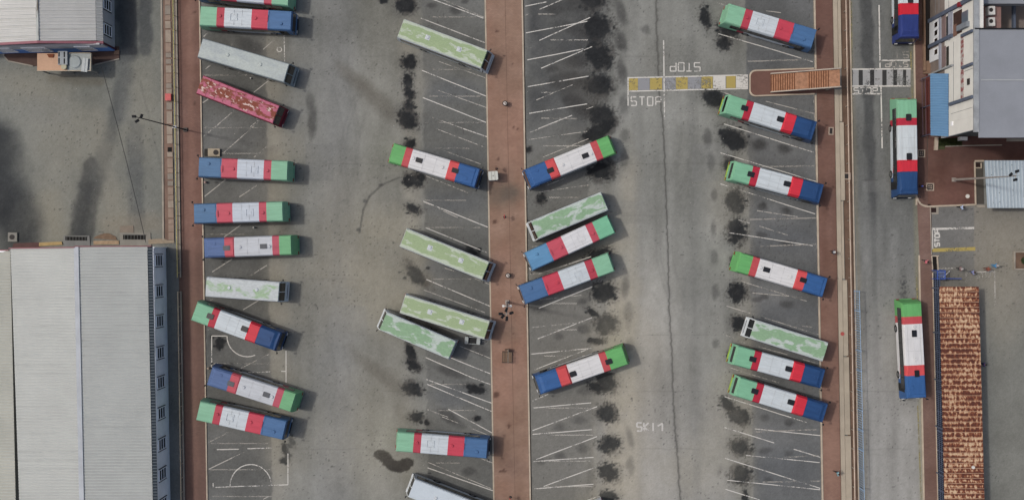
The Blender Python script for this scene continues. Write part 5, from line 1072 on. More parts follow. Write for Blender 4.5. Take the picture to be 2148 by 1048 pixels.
# gap beside the block: timber edge, black strip standing in for the shade there
prism_px('trench_or_shade', [(1937.5, -70), (1950, -70), (1950, 128), (1939.5, 128)], .13, .16, MATS['trench_shade_black'], kind='structure')
b = MB(); b.prism(pxpoly([(1932.5, -70), (1937, -70), (1939, 150), (1935, 150)]), 0, .5); b.prism(pxpoly([(1939.5, 129), (1951, 129), (1951, 152), (1939.5, 152)]), 0, .3); b.prism(pxpoly([(1935.5, 152.5), (1951, 152.5), (1951, 156), (1935.5, 156)]), 0, .5)
b.build('low_wall', mat('tan_low_wall', col(124, 98, 78), .85, .2, .8), label='low tan wall along the footpath in front of the white building', cat='wall')
t = empty('handrail', (0, 0, 0), label='purple grey handrail under the blue awning', cat='handrail')
b = MB()
for k in range(2): b.tube(P(1934 + k * 7, 166, .9), P(1936 + k * 7, 284, .9), .05, n=6)
b.build('rail', mat('purple_rail', col(82, 62, 74), .6), t)
for yy in (168, 225, 282):
    for k in range(2): p = P(1934.2 + k * 7 + (yy - 166) * .017, yy, .9); b = MB(); b.tube((p.x, p.y, 0), (p.x, p.y, .9), .04, n=6); b.build('post', MATS['purple_rail'], t)
prism_px('plinth', [(1941.3, 157), (1951.5, 157), (1951.5, 285.5), (1941.3, 285.5)], .1, .125, mat('red_tiles', col(96, 48, 44), .8, .15), kind='structure')
# grass bed, steps at the south wall
def grass_patch(q, n, name='grass'):
    b = MB(); xs = [a[0] for a in q]; yy = [a[1] for a in q]
    for k in range(n):
        x_ = random.uniform(min(xs), max(xs)); y_ = random.uniform(min(yy), max(yy)); p = P(x_, y_); a_ = random.uniform(0, 6.28); h = random.uniform(.12, .35)
        d = Vector((math.cos(a_), math.sin(a_), 0)) * .05; ln = Vector((random.uniform(-.1, .1), random.uniform(-.1, .1), h))
        b.face([p - d + Vector((0, 0, .1)), p + d + Vector((0, 0, .1)), p + ln + Vector((0, 0, .1))], random.randint(0, 1))
    return b.build(name, [mat('grass_dark', col(52, 62, 34), .8, .2, 2), mat('grass_mid', col(74, 86, 44), .8, .2, 2)], label='dark green grass bed against the south side of the white building', kind='stuff')
prism_px('planting_bed', [(1966, 291), (1981, 291), (1981, 314), (1966, 314)], .1, .16, mat('bed_green', col(64, 68, 40), .95, .3, 2), kind='structure')
prism_px('planting_bed', [(1983, 291), (2016, 291), (2016, 306), (1983, 306)], .1, .15, MATS['bed_green'], kind='structure')
grass_patch([(1966, 291), (2016, 291), (2016, 306), (1966, 306)], 3200)
prism_px('kerb', [(1959, 289), (1966, 289), (1965, 315.5), (1957.5, 315.5)], .0, .4, M_KERB, kind='structure')
line_wall('kerb', [(1982, 307.5), (2016, 306), (2100, 304.5)], .12, .1, .26, M_KERB2, kind='structure')
prism_px('steps', [(2110, 291), (2240, 291), (2240, 297), (2110, 297)], .1, .3, M_KERB2, kind='structure')
p = P(2012, 293); b = MB(); b.box((p.x, p.y - .0, 1.0), (.95, .45, .7)); t = empty('air_conditioner', (0, 0, 0), label='white air conditioner box low on the south wall above the grass', cat='air conditioner'); b.build('case', M_WHITE, t)
b = MB(); b.box((p.x, p.y - .235, 1.0), (.6, .02, .5)); b.build('fan_grille', M_IRON, t)
# rooftop terrace behind (lower than the main roof), AC units
zt2 = 9.0
def slabz(b, x0, y0, x1, y1, z0, z1, mi=0): b.prism([P(x, y, z1)[:2] for x, y in ((x0, y0), (x1, y0), (x1, y1), (x0, y1))], z0, z1, mi)
b = MB(); slabz(b, 2060, 9, 2100, 66, zt2 - .3, zt2); b.build('terrace', mat('pink_terrace', col_b(136, 108, 102), .85, .18, .7), bk)
b = MB(); slabz(b, 2046, 9, 2058, 66, zt2 - .3, zt2 + .1); b.build('terrace_strip', mat('pale_terrace_strip', col_b(164, 166, 166), .7, .1), bk)
b = MB(); slabz(b, 2040, -70, 2240, 8, zt2, zt2 + 1.2); b.build('rear_roof', M_GREYR, bk)
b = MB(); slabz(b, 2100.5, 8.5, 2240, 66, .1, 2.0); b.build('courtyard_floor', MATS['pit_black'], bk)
b = MB(); slabz(b, 2126, 8.5, 2131, 66, 6.0, 6.5); b.build('beam', M_PIL, bk)
b = MB(); slabz(b, 2046, 8.3, 2110, 9.6, zt2 + .1, zt2 + .3); slabz(b, 2058.2, 10, 2059.8, 66, zt2, zt2 + .3); b.build('terrace_rail', M_PIL, bk)
b = MB(); slabz(b, 2049, 48, 2056, 60, zt2 + .1, zt2 + .5); b.build('utility_box', mat('utility_grey', col_b(112, 118, 124), .6), bk)
for yy, lb in ((22.5, 'upper white air conditioner on the pink terrace at top right'), (46, 'lower white air conditioner on the pink terrace at top right')):
    p = P(2080, yy, zt2 + .7); t = empty('air_conditioner', (p.x, p.y, zt2), R(2), label=lb, cat='air conditioner', group='air conditioners on the pink terrace')
    b = MB(); b.box((0, 0, .38), (.8, 1.0, .75)); b.build('case', M_WHITE, t)
    b = MB(); b.tube((-.08, .06, .76), (-.08, .06, .78), .24, n=16); b.build('fan_grille', M_IRON, t)
    b = MB(); b.box((-.3, 0, .02), (.06, 1.1, .04)); b.box((.3, 0, .02), (.06, 1.1, .04)); b.build('feet', M_BLK, t)
# white ribbed shed roof on the right
sh = empty('shed', (0, 0, 0), label='low shed with white ribbed roof peppered with dark holes at the right edge', cat='shed')
zs = 3.0; b = MB(); corr(b, P(2065, 336.5, zs), P(2071, 436, zs - .25), P(2240, 436, zs - .25), P(2240, 336.5, zs), .42, .06, (0, 1, 1))
speck = patch_mat('pitted_white_sheet', col_b(182, 192, 196), col_b(60, 62, 64), .335, .36, 2.6, 3.4, rough=.5)
b.build('roof', [speck, mat('white_sheet_pan', col_b(158, 170, 178), .5, .1, .4)], sh)
b = MB(); a_, c_, d_, e_ = [P(x, y, 0)[:2] for x, y in ((2068, 340), (2220, 340), (2220, 430), (2072, 430))]; b.prism([a_, c_, d_, e_], 0, zs - .4); b.build('wall', mat('shed_wall', col(90, 96, 104), .8, .15), sh)
# rusty long roof
rs = empty('rusty_shelter', (0, 0, 0), label='long shelter with rusted corrugated roof beside the blue fence', cat='shelter')
zr = 3.0; rx = lambda y, x0, x1: x0 + (x1 - x0) * (y - 601) / 447
def rust_mat():
    m = bpy.data.materials.new('rusted_sheet'); m.use_nodes = True; n = m.node_tree; L = n.links; bs = n.nodes['Principled BSDF']; bs.inputs['Roughness'].default_value = .85
    tc = n.nodes.new('ShaderNodeTexCoord'); mp = n.nodes.new('ShaderNodeMapping'); mp.inputs['Scale'].default_value = (3.6, 1.9, 1); L.new(tc.outputs['Object'], mp.inputs[0])
    t = n.nodes.new('ShaderNodeTexNoise'); t.inputs['Scale'].default_value = 1.0; t.inputs['Detail'].default_value = 4; t.inputs['Roughness'].default_value = .6; L.new(mp.outputs[0], t.inputs['Vector'])
    sp = n.nodes.new('ShaderNodeSeparateXYZ'); L.new(tc.outputs['Object'], sp.inputs[0])
    def wave(out, per, amp, ph=0):
        a = n.nodes.new('ShaderNodeMath'); a.operation = 'MULTIPLY_ADD'; a.inputs[1].default_value = 2 * math.pi / per; a.inputs[2].default_value = ph; L.new(out, a.inputs[0])
        s_ = n.nodes.new('ShaderNodeMath'); s_.operation = 'SINE'; L.new(a.outputs[0], s_.inputs[0])
        k = n.nodes.new('ShaderNodeMath'); k.operation = 'MULTIPLY'; k.inputs[1].default_value = amp; L.new(s_.outputs[0], k.inputs[0]); return k.outputs[0]
    def add(a, c): s_ = n.nodes.new('ShaderNodeMath'); s_.operation = 'ADD'; L.new(a, s_.inputs[0]); L.new(c, s_.inputs[1]); return s_.outputs[0]
    lo = n.nodes.new('ShaderNodeTexNoise'); lo.inputs['Scale'].default_value = .25; lo.inputs['Detail'].default_value = 2; L.new(tc.outputs['Object'], lo.inputs['Vector'])
    f = add(t.outputs['Fac'], wave(sp.outputs['X'], .62, .03)); f = add(f, wave(sp.outputs['Y'], .66, .07))
    lk = n.nodes.new('ShaderNodeMath'); lk.operation = 'MULTIPLY_ADD'; lk.inputs[1].default_value = .35; lk.inputs[2].default_value = -.175; L.new(lo.outputs['Fac'], lk.inputs[0]); f = add(f, lk.outputs[0])
    cr = n.nodes.new('ShaderNodeValToRGB'); e = cr.color_ramp.elements
    e[0].position = .38; e[0].color = col_b(78, 38, 26); e[1].position = .66; e[1].color = col_b(194, 168, 138)
    x = e.new(.51); x.color = col_b(116, 62, 38); x = e.new(.56); x.color = col_b(160, 118, 88)
    L.new(f, cr.inputs[0]); L.new(cr.outputs[0], bs.inputs['Base Color']); return m
b = MB(); corr(b, P(rx(601, 1970, 1981), 601, zr), P(rx(601, 2053, 2065), 601, zr + .2), P(rx(1125, 2053, 2065), 1125, zr + .2), P(rx(1125, 1970, 1981), 1125, zr), .66, .05, (0, 1, 1))
MR = rust_mat(); b.build('roof', [MR, MR], rs)
b = MB(); y_ = 611; 
while y_ < 1120:
    a_, c_ = P(rx(y_, 1970, 1981), y_, zr + .06), P(rx(y_, 2053, 2065), y_, zr + .26); b.tube(a_, c_, .038, n=5); y_ += 10.8 + random.uniform(-.5, .5)
b.build('sheet_lap', mat('pale_sheet_edge', col_b(178, 146, 120), .8, .35, 1), rs)
for yy in (605, 700, 800, 900, 1000, 1100):
    for (x0, x1) in ((1974, 1985), (2050, 2062)):
        p = P(rx(yy, x0, x1), yy, zr - .1); b = MB(); b.box((p.x, p.y, (zr - .1) / 2), (.14, .14, zr - .1)); b.build('post', M_PIL, rs)
p = P(2041, 979, zr + .2); b = MB(); b.tube((p.x, p.y, zr + .2), (p.x, p.y, zr + .32), .2, n=12); b.build('vent_cap', M_WHITE, rs)
# ------------------------------------------------------------------ fences
def picket(name, pa, pb, h, pitch, m, label, r=.02, rails=(.15, .95), post_every=2.5):
    A = P(*pa); B_ = P(*pb); L_ = (B_ - A).length; d = (B_ - A).normalized()
    t = empty(name, A, math.atan2(d.y, d.x), label=label, cat='fence')
    b = MB(); n = int(L_ / pitch)
    for k in range(n): b.box((L_ * (k + .5) / n, 0, h / 2 + .05), (r * 2, r * 2, h - .1))
    b.build('pickets', m, t)
    for f in rails: b = MB(); b.box((L_ / 2, .03, h * f), (L_, .05, .06)); b.build('rail', m, t)
    k = 0
    while k * post_every < L_: b = MB(); b.box((k * post_every, .03, h / 2 + .02), (.09, .09, h + .04)); b.build('post', m, t); k += 1
    return t
picket('blue_fence', (1791, 609), (1803.5, 1112), 2.1, .3, mat('pale_blue_steel', col(140, 172, 204), .5, .12), 'pale blue picket fence leaning into view along the left road edge', .026, (.04, .97))
picket('blue_fence', (1956.5, 571), (1969, 1112), 2.1, .24, mat('dark_blue_steel', col(84, 98, 124), .5, .15), 'dark blue picket fence between the right footpath and rusty shelter', .022, (.04, .35, .65, .97))
prism_px('trench_or_shade', [(1957.8, 570), (1970, 570), (1982, 1120), (1970.3, 1120)], .004, .05, mat('trench_blue', col(44, 48, 58), .9), kind='structure')
line_wall('kerb', [(1955.2, 571), (1967.5, 1112)], .1, 0, .2, M_KERB, kind='structure')
tg = empty('blue_gate', (0, 0, 0), label='blue barred gate standing at the top end of the dark blue fence', cat='gate')
b = MB(); g0, g1 = P(1953.5, 566.5), P(1969.5, 566.5); g2, g3 = P(1953.5, 584), P(1969.5, 584)
M_GB = mat('gate_blue', col(52, 84, 160), .5, .12)
for (a_, c_) in ((g0, g1), (g2, g3), (g0, g2), (g1, g3)): b.tube(a_ + Vector((0, 0, 1.9)), c_ + Vector((0, 0, 1.9)), .07, n=6)
b.build('top_frame', M_GB, tg); b = MB()
for k in range(5): v = g0.lerp(g2, (k + 1) / 6) + Vector((0, 0, 1.9)); v2 = g1.lerp(g3, (k + 1) / 6) + Vector((0, 0, 1.9)); b.tube(v, v2, .035, n=5)
b.build('bars', mat('gate_pale_blue', col(110, 136, 200), .5), tg)
for v in (g0, g1, g2, g3): b = MB(); b.tube(v, v + Vector((0, 0, 1.9)), .06, n=6); b.build('post', M_GB, tg)
b = MB(); a_, c_ = P(1970, 583), P(2006, 583.5); 
for k in range(16): v = a_.lerp(c_, (k + .5) / 16); b.box((v.x, v.y, .8), (.05, .05, 1.5))
b.box(((a_ + c_) / 2 + Vector((0, 0, 1.55)))[:], ((c_ - a_).length, .08, .07)); b.build('leaf', M_GB, tg)
b = MB(); b.tube(P(1978.5, 581, .3), P(1992, 568.5, .3), .06, n=6); b.build('pipe', M_WHITE, label='short white pipe lying diagonally beside the blue gate', cat='pipe')
p = P(1966, 625); b = MB()
for k in range(9): b.box((p.x + .15, p.y + .9 - k * .2, 2.25), (.5, .1, .05), rz=.1)
b.build('folded_tarp', mat('tarp_white', col(170, 186, 196), .6, .15), label='upper pale striped tarpaulin rolled over the dark blue fence', cat='tarpaulin', group='tarpaulins on the dark blue fence')
p = P(1970, 760); b = MB()
for k in range(9): b.box((p.x + .1, p.y + .9 - k * .2, 2.25), (.45, .12, .05), rz=-.1)
b.build('folded_tarp', mat('tarp_blue', col(126, 160, 186), .6, .2), label='middle pale blue tarpaulin rolled over the dark blue fence', cat='tarpaulin', group='tarpaulins on the dark blue fence')
p = P(1973, 865); b = MB()
for k in range(7): b.box((p.x, p.y + .7 - k * .2, 2.25), (.5, .14, .05), rz=.15)
b.build('folded_tarp', MATS['tarp_blue'], label='lowest pale tarpaulin hanging over the dark blue fence beside the rusty roof', cat='tarpaulin', group='tarpaulins on the dark blue fence')
# ------------------------------------------------------------------ stairs
stt = empty('staircase', (0, 0, 0), label='orange brown outdoor staircase with pale side rails at the end of the paved island', cat='staircase')
M_ST = mat('terracotta_steps', col_b(160, 120, 94), .85, .3, 2.5); M_ST2 = mat('riser_brown', col_b(104, 66, 46), .85, .1)
zmax = 3.6
def szs(f): return .16 + f * (zmax - .16)
def sy(x_, side): return (156.5 if side == 0 else 192) - (x_ - 1617) / 145 * (11.0)
runs = [(1617, 1671, 11, .0, .43), (1671, 1697, 1, .43, .43), (1697, 1742, 9, .43, .9), (1742, 1762, 1, .9, .9)]
k_ = 0
for (x0, x1, n, f0, f1) in runs:
    for k in range(n):
        xa, xb = x0 + (x1 - x0) * k / n, x0 + (x1 - x0) * (k + 1) / n
        z = szs(f0 + (f1 - f0) * (k + 1) / n if n > 1 else f0)
        b = MB(); q = [P(xa, sy(xa, 1), z), P(xb, sy(xb, 1), z), P(xb, sy(xb, 0), z), P(xa, sy(xa, 0), z)]
        b.prism([v[:2] for v in q], z - .14 if n > 1 else z - .2, z); b.build('step' if n > 1 else 'landing', M_ST, stt)
        if n > 1: b = MB(); a_, c_ = q[0], q[3]; b.box(((a_.x + c_.x) / 2 + .03, (a_.y + c_.y) / 2, z + .012), (.11, abs(a_.y - c_.y) - .05, .02)); b.build('nosing', M_ST2, stt)
for side in (0, 1):
    b = MB(); pr = None
    for (x_, f) in ((1616, .02), (1671, .43), (1697, .43), (1742, .9), (1763, .9)):
        z = szs(f); c_ = P(x_, sy(x_, side) + (-1.5 if side == 0 else 1.5), z)
        if pr is not None:
            a_ = pr; o = Vector((0, .07, 0)); up = Vector((0, 0, .3))
            b.hexa([a_ - o - up * .6, c_ - o - up * .6, c_ + o - up * .6, a_ + o - up * .6], [a_ - o + up, c_ - o + up, c_ + o + up, a_ + o + up])
        pr = c_
    b.build('side_rail', mat('stair_rail', col_b(166, 156, 144), .7, .15), stt)
for (x_, f) in ((1680, .43), (1750, .9)):
    for side in (0, 1): z = szs(f); c_ = P(x_, sy(x_, side) + (3 if side == 0 else -3), z); b = MB(); b.box((c_.x, c_.y, (z - .15) / 2), (.3, .3, z - .15)); b.build('column', M_KERB2, stt)
# ------------------------------------------------------------------ lamp posts and cable
M_GAL = mat('galvanised', col(150, 142, 134), .5, .15, 2); M_DK = mat('dark_steel', col(70, 66, 62), .6, .1)
def mast(base, top, h, m, lamps_, label, r=(.10, .05), arms=None):
    A = P(*base); T = P(top[0], top[1], h); t = empty('lamp_post', A, label=label, cat='lamp post')
    T = T - A; b = MB(); b.tube((0, 0, 0), T, r[0], r[1], n=10); b.build('pole', m, t)
    b = MB(); b.box((0, 0, .15), (.5, .5, .3)); b.build('base_block', m, t)
    for (dx, dy, an) in lamps_:
        e_ = T + Vector((dx, dy, .15)); b = MB(); b.tube(T + Vector((0, 0, -.1)), e_, .035, n=6); b.build('arm', m, t)
        hd = MB(); hd.box((0, 0, 0), (.5, .3, .16), taper=.3); o = hd.build('lamp_head', M_BLK, t); o.location = e_; o.rotation_euler = (.35, 0, an)
        gl = MB(); gl.box((0, 0, -.095), (.4, .22, .02)); gl.build('lamp_glass', M_LAMP, o)
    b = MB(); b.tube(T, T + Vector((0, 0, .9)), .015, n=5); b.build('lightning_rod', M_DK, t)
    if arms:
        b = MB(); a_ = T * arms[0]
        b.tube(a_ + Vector((-arms[1], 0, 0)), a_ + Vector((arms[1], 0, 0)), .08, n=6); b.build('crossarm', M_WHITE, t)
        for sg in (-1, 1): b = MB(); b.tube(a_ + Vector((sg * arms[1], 0, -.15)), a_ + Vector((sg * arms[1], 0, .15)), .16, n=10); b.build('insulator', M_WHITE, t)
    return t
mast((390, 272.5), (292, 247), 16, M_DK, ((-.55, .1, 0), (-.2, -.4, .6), (.3, .15, 1.2)), 'tall leaning lamp post over the left service yard', arms=(.27, .12))
mast((1064, 633), (1062.5, 658), 16, M_GAL, ((-.65, 0, 0), (.55, .1, .3), (0, .45, 1.2), (.05, -.5, 1.5), (-.4, -.3, .8)), 'lamp post on the central walkway with white cross arm', arms=(.36, .45), r=(.14, .08))
mast((1999.5, 377), (2131, 369), 16, M_GAL, ((-.6, .15, .8), (.1, .5, .3), (-.1, -.45, .2)), 'lamp post on the plaza reaching over the white ribbed shed', r=(.17, .05))
def cable(name, a_, c_, sag, r, label):
    b = MB(); pts = [a_.lerp(c_, k / 14) - Vector((0, 0, sag * 4 * (k / 14) * (1 - k / 14))) for k in range(15)]
    for p_, q_ in zip(pts[:-1], pts[1:]): b.tube(p_, q_, r, n=5)
    b.build(name, mat('cable_black', col(48, 48, 48), .7), label=label, cat='cable')
cable('overhead_cable', P(213, 140, 4.4), P(306, 508, 4.6), .35, .035, 'thin black cable strung from the office to the warehouse')
# ------------------------------------------------------------------ things on the walkways
p = P(1034.5, 368.5, 1.8); t = empty('cabinet', (p.x, p.y, KZ), R(4), label='white square cabinet standing on the central walkway facing a bus', cat='cabinet')
b = MB(); b.box((0, 0, .85), (1.05, 1.0, 1.7)); b.build('cabinet_body', M_WHITE, t)
b = MB(); rr(b, 0, 0, 1.2, 1.12, 1.7, 1.78, .1); b.build('lid', mat('off_white_lid', col_b(192, 194, 186), .5, .05), t)
b = MB()
for x_ in (-.2, .22): b.box((x_, 0, 1.79), (.04, 1.08, .03))
b.build('lid_rib', M_KERB2, t); b = MB(); b.tube((.0, 0, 1.78), (0, 0, 1.83), .06, n=10); b.build('knob', M_BLK, t)
b = MB(); b.box((0, -.51, .85), (.8, .03, 1.4)); b.build('door', mat('cabinet_door', col(176, 178, 174), .5, .05), t)
def bin_(x, y, label, m1, m2):
    p = P(x, y, .8); t = empty('litter_bin', (p.x, p.y, KZ), label=label, cat='bin', group='round bins on the central walkway')
    b = MB(); b.tube((0, 0, 0), (0, 0, .72), .24, .30, n=18); b.build('drum', m1, t)
    b = MB(); b.tube((0, 0, .72), (0, 0, .78), .33, n=18); b.build('rim', M_BLK, t)
    b = MB(); b.tube((-.02, 0, .78), (-.02, 0, .8), .22, n=16); b.build('bag', m2, t); b = MB(); b.box((.03, .02, .81), (.08, .3, .02), rz=.5); b.build('slot', M_IRON, t)
bin_(1059.5, 217, 'upper round bin with pale top on the central walkway', mat('brown_drum', col(84, 66, 58), .7), mat('bin_pale', col_b(190, 180, 172), .6, .1))
bin_(1065.5, 577.5, 'lower round bin with pale top on the central walkway, just above the lamp post', MATS['brown_drum'], MATS['bin_pale'])
def sign(x, y, label, c, h=1.55):
    p = P(x, y); t = empty('round_sign', (p.x, p.y, KZ), R(8), label=label, cat='sign', group='small round signs on the central walkway')
    b = MB(); b.tube((0, 0, 0), (0, 0, h), .03, n=8); b.build('post', M_GAL, t)
    b = MB(); b.tube((-.03, 0, h), (.03, 0, h), .3, n=20); b.build('disc', c, t); b = MB(); b.tube((.031, 0, h), (.036, 0, h), .2, n=16); b.build('face', M_WHITE, t)
    b = MB(); b.tube((0, 0, 0), (0, 0, .06), .17, n=14); b.build('foot', M_IRON, t)
M_SR = mat('sign_red', col_b(190, 60, 56), .5, .05)
sign(1058.5, 455, 'red round sign in the middle of the central walkway', M_SR)
sign(1070.5, 1041, 'red round sign at the bottom edge of the central walkway', M_SR)
sign(1041.5, 354, 'brown round sign right beside the white cabinet', mat('sign_brown', col_b(104, 62, 48), .6))
# cage trolley
p = P(1064, 745); t = empty('cage_trolley', (p.x, p.y, KZ), R(-1), label='empty wire cage trolley on the lower central walkway', cat='trolley')
M_CG = mat('cage_wire', col(90, 76, 66), .6, .1); b = MB()
for (x0, y0) in ((-.6, -.8), (.6, -.8), (.6, .55), (-.6, .55)): b.tube((x0, y0, .1), (x0, y0, 1.1), .03, n=5)
for zz in (.2, .65, 1.1):
    for a_, c_ in (((-.6, -.8), (.6, -.8)), ((.6, -.8), (.6, .55)), ((.6, .55), (-.6, .55)), ((-.6, .55), (-.6, -.8))): b.tube((a_[0], a_[1], zz), (c_[0], c_[1], zz), .025, n=5)
for k in range(7): b.tube((-.6 + k * .2, -.8, .2), (-.6 + k * .2, .55, .2), .012, n=4); b.tube((-.6, -.8 + k * .22, .2), (.6, -.8 + k * .22, .2), .012, n=4)
b.build('cage', M_CG, t); b = MB(); b.box((0, -.12, .17), (1.15, 1.3, .03)); b.build('tray', mat('tray_brown', col_b(124, 102, 84), .8), t)
b = MB(); b.tube((.12, -.8, 1.1), (.12, .9, 1.1), .035, n=6); b.build('centre_bar', M_KERB2, t)
b = MB(); b.box((-.05, .75, .7), (.5, .35, .6)); b.build('handle_box', mat('handle_brown', col_b(104, 84, 70), .7), t)
for (x0, y0) in ((-.5, -.7), (.5, -.7), (.5, .45), (-.5, .45)): b = MB(); b.tube((x0, y0 - .03, .06), (x0, y0 + .03, .06), .06, n=10); b.build('caster', M_TYRE, t)
# flatbed cart beside the coach
p = P(991, 714, .8); t = empty('tow_cart', (p.x, p.y, 0), R(-4), label='small pale two ended cart tucked beside the coach nose next to central walkway', cat='cart')
M_CP = mat('cart_pale', col_b(160, 166, 164), .5, .08)
for sx in (-.75, .75): b = MB(); rr(b, sx, 0, .45, .9, .35, .8, .08); b.build('end_box', M_CP, t)
b = MB(); b.box((0, 0, .45), (1.04, .7, .12)); b.build('bed', M_BLK, t)
for sy_ in (-.42, .42): b = MB(); b.box((0, sy_, .6), (1.0, .06, .08)); b.build('side_bar', M_CP, t)
for (x0, y0) in ((-.7, -.42), (.7, -.42), (.7, .42), (-.7, .42)): b = MB(); b.tube((x0, y0 - .05, .2), (x0, y0 + .05, .2), .2, n=12); b.build('wheel', M_TYRE, t)
def stone(x, y, r, label, m, cat='bollard', h=.5):
    p = P(x, y, h); t = empty('bollard', (p.x, p.y, 0), label=label, cat=cat); b = MB(); b.tube((0, 0, 0), (0, 0, h), r, r * .85, n=12); b.build('shaft', m, t)
    b = MB(); b.tube((0, 0, h), (0, 0, h + .05), r * .85, r * .5, n=12); b.build('cap', m, t)
stone(531.5, 477, .12, 'small white bollard between the second and third level buses of the left column', M_WHITE)
stone(525.5, 164, .1, 'small white bollard between the grey coach and the rusty pink bus', M_WHITE, h=.3)
stone(436.5, 772, .16, 'small cream bollard at the kerb above the blue fronted tilted bus', M_FR)
stone(429.8, 382, .16, 'small pinkish bollard at the left kerb below the bus next to the plinth', mat('pink_stone', col(168, 140, 130), .8))
# junction boxes/litter on ground
rubble = MB()
for k in range(240):
    z_ = random.choice(((600, 760), (600, 1000), (1100, 1120), (1240, 1300), (470, 560), (1500, 1560), (840, 890), (60, 330), (1420, 1460)))
    x_ = random.uniform(*z_); y_ = random.uniform(5, 1040)
    if z_[0] == 60: y_ = random.uniform(150, 480)
    p = P(x_, y_); s_ = random.uniform(.02, .055); rubble.box((p.x, p.y, s_ / 2), (s_ * random.uniform(1, 2.4), s_, s_), rz=random.uniform(0, 3), mi=random.randint(0, 1))
rubble.build('litter_scatter', [mat('pebble_dark', col(62, 58, 54), .9), mat('pebble_light', col(168, 164, 156), .9)], kind='stuff', label='small stones and scraps scattered over the asphalt')
# potted shrub at right edge
p = P(2145, 546); t = empty('shrub_planter', (p.x, p.y, 0), label='square cream planter with a small green shrub at the right edge', cat='planter')
b = MB()
for (cx, cy, sx, sy) in ((0, 1.1, 2.4, .16), (0, -1.1, 2.4, .16), (-1.12, 0, .16, 2.04), (1.12, 0, .16, 2.04)): b.box((cx, cy, .15), (sx, sy, .3))
b.build('kerb', M_KERB2, t); b = MB(); b.box((0, 0, .08), (2.0, 2.0, .16)); b.build('soil', MATS['brown_soil'], t)
b = MB()
for k in range(900):
    d = Vector((random.gauss(0, 1), random.gauss(0, 1), random.gauss(0, 1))).normalized() * random.random() ** .4 * .5; c_ = Vector((0, 0, .75)) + d; u = Vector((random.gauss(0, 1), random.gauss(0, 1), random.gauss(0, .5))).normalized() * .07; v = u.cross(Vector((random.random(), .3, 1))).normalized() * .04
    b.face([c_ - u, c_ - v, c_ + u, c_ + v], random.randint(0, 1))
b.build('foliage', [MATS['grass_dark'], mat('leaf_green', col(58, 84, 48), .7, .2)], t); b = MB(); b.tube((0, 0, .1), (0, 0, .7), .05, .02, n=7); b.build('stem', MATS['brown_soil'], t)
# ------------------------------------------------------------------ people
def person_mesh(step=.22, arm=.14):
    V = []; E = []; Rr = []
    def v(p, r): V.append(p); Rr.append(r); return len(V) - 1
    def e(a_, c_): E.append((a_, c_))
    pel = v((0, 0, .95), (.15, .11)); wa = v((0, 0, 1.1), (.13, .10)); ch = v((0, .01, 1.32), (.17, .12)); nk = v((0, .01, 1.47), (.06, .06)); hb = v((0, .02, 1.56), (.075, .085)); hm = v((0, .03, 1.64), (.085, .10)); ht = v((0, .01, 1.73), (.055, .06))
    for a_, c_ in ((pel, wa), (wa, ch), (ch, nk), (nk, hb), (hb, hm), (hm, ht)): e(a_, c_)
    ns = v((0, .135, 1.62), (.018, .018)); e(hm, ns)
    for s_ in (-1, 1):
        hp = v((s_ * .10, 0, .86), (.10, .10)); kn = v((s_ * .11, s_ * step * .6, .48), (.062, .065)); an = v((s_ * .11, s_ * step - .04, .09), (.042, .045)); to = v((s_ * .12, s_ * step + .12, .045), (.045, .035))
        for a_, c_ in ((pel, hp), (hp, kn), (kn, an), (an, to)): e(a_, c_)
        sh_ = v((s_ * .19, 0, 1.40), (.065, .07)); el = v((s_ * .25, -s_ * arm * .5, 1.12), (.045, .045)); wr = v((s_ * .26, -s_ * arm, .88), (.03, .028)); pm = v((s_ * .26, -s_ * arm * 1.15, .82), (.035, .02))
        for a_, c_ in ((ch, sh_), (sh_, el), (el, wr), (wr, pm)): e(a_, c_)
        for k in range(4):
            y_ = (-.03 + .02 * k); a_ = v((s_ * .262, -s_ * arm * 1.15 + y_, .765), (.009, .009)); c_ = v((s_ * .250, -s_ * arm * 1.15 + y_, .725 + .006 * abs(k - 1.5)), (.008, .008)); e(pm, a_); e(a_, c_)
        th = v((s_ * .235, -s_ * arm * 1.15 + .035, .79), (.010, .010)); e(pm, th)
    me = bpy.data.meshes.new('tmp'); me.from_pydata(V, E, []); o = bpy.data.objects.new('tmp', me); C.objects.link(o)
    o.modifiers.new('s', 'SKIN')
    for i_, r_ in enumerate(Rr): me.skin_vertices[0].data[i_].radius = r_
    me.skin_vertices[0].data[0].use_root = True
    ms = o.modifiers.new('d', 'SUBSURF'); ms.levels = 1; ms.render_levels = 1
    dg = bpy.context.evaluated_depsgraph_get(); out = bpy.data.meshes.new_from_object(o.evaluated_get(dg)); bpy.data.objects.remove(o)
    out.name = 'person_body'; out.materials.clear()
    for _ in range(4): out.materials.append(M_WHITE)
    for pg in out.polygons:
        c_ = pg.center; pg.use_smooth = True
        if c_.z > 1.46: mi = 0
        elif c_.z < .075: mi = 3
        elif abs(c_.x) > .2 and c_.z < 1.15: mi = 0
        elif c_.z > .93: mi = 1
        else: mi = 2
        pg.material_index = mi
    return out
PM = [person_mesh(.22, .14), person_mesh(.05, .04)]
M_SK = [mat('skin_brown', col(134, 98, 78), .6, .03), mat('skin_tan', col(164, 122, 98), .6, .03)]; M_HAIR = mat('black_hair', col(26, 22, 20), .7, .1); M_SHOE = mat('dark_shoes', col(34, 32, 32), .7)
def hair_mesh():
    bm_ = bmesh.new(); bmesh.ops.create_uvsphere(bm_, u_segments=12, v_segments=8, radius=.105); bmesh.ops.scale(bm_, vec=(.92, 1.08, .9), verts=bm_.verts)
    for v_ in [v_ for v_ in bm_.verts if v_.co.z < -.03 and v_.co.y > 0]: v_.co.y *= .5
    me = bpy.data.meshes.new('hair'); bm_.to_mesh(me); bm_.free(); me.materials.append(M_HAIR)
    for pg in me.polygons: pg.use_smooth = True
    return me
HM = hair_mesh()
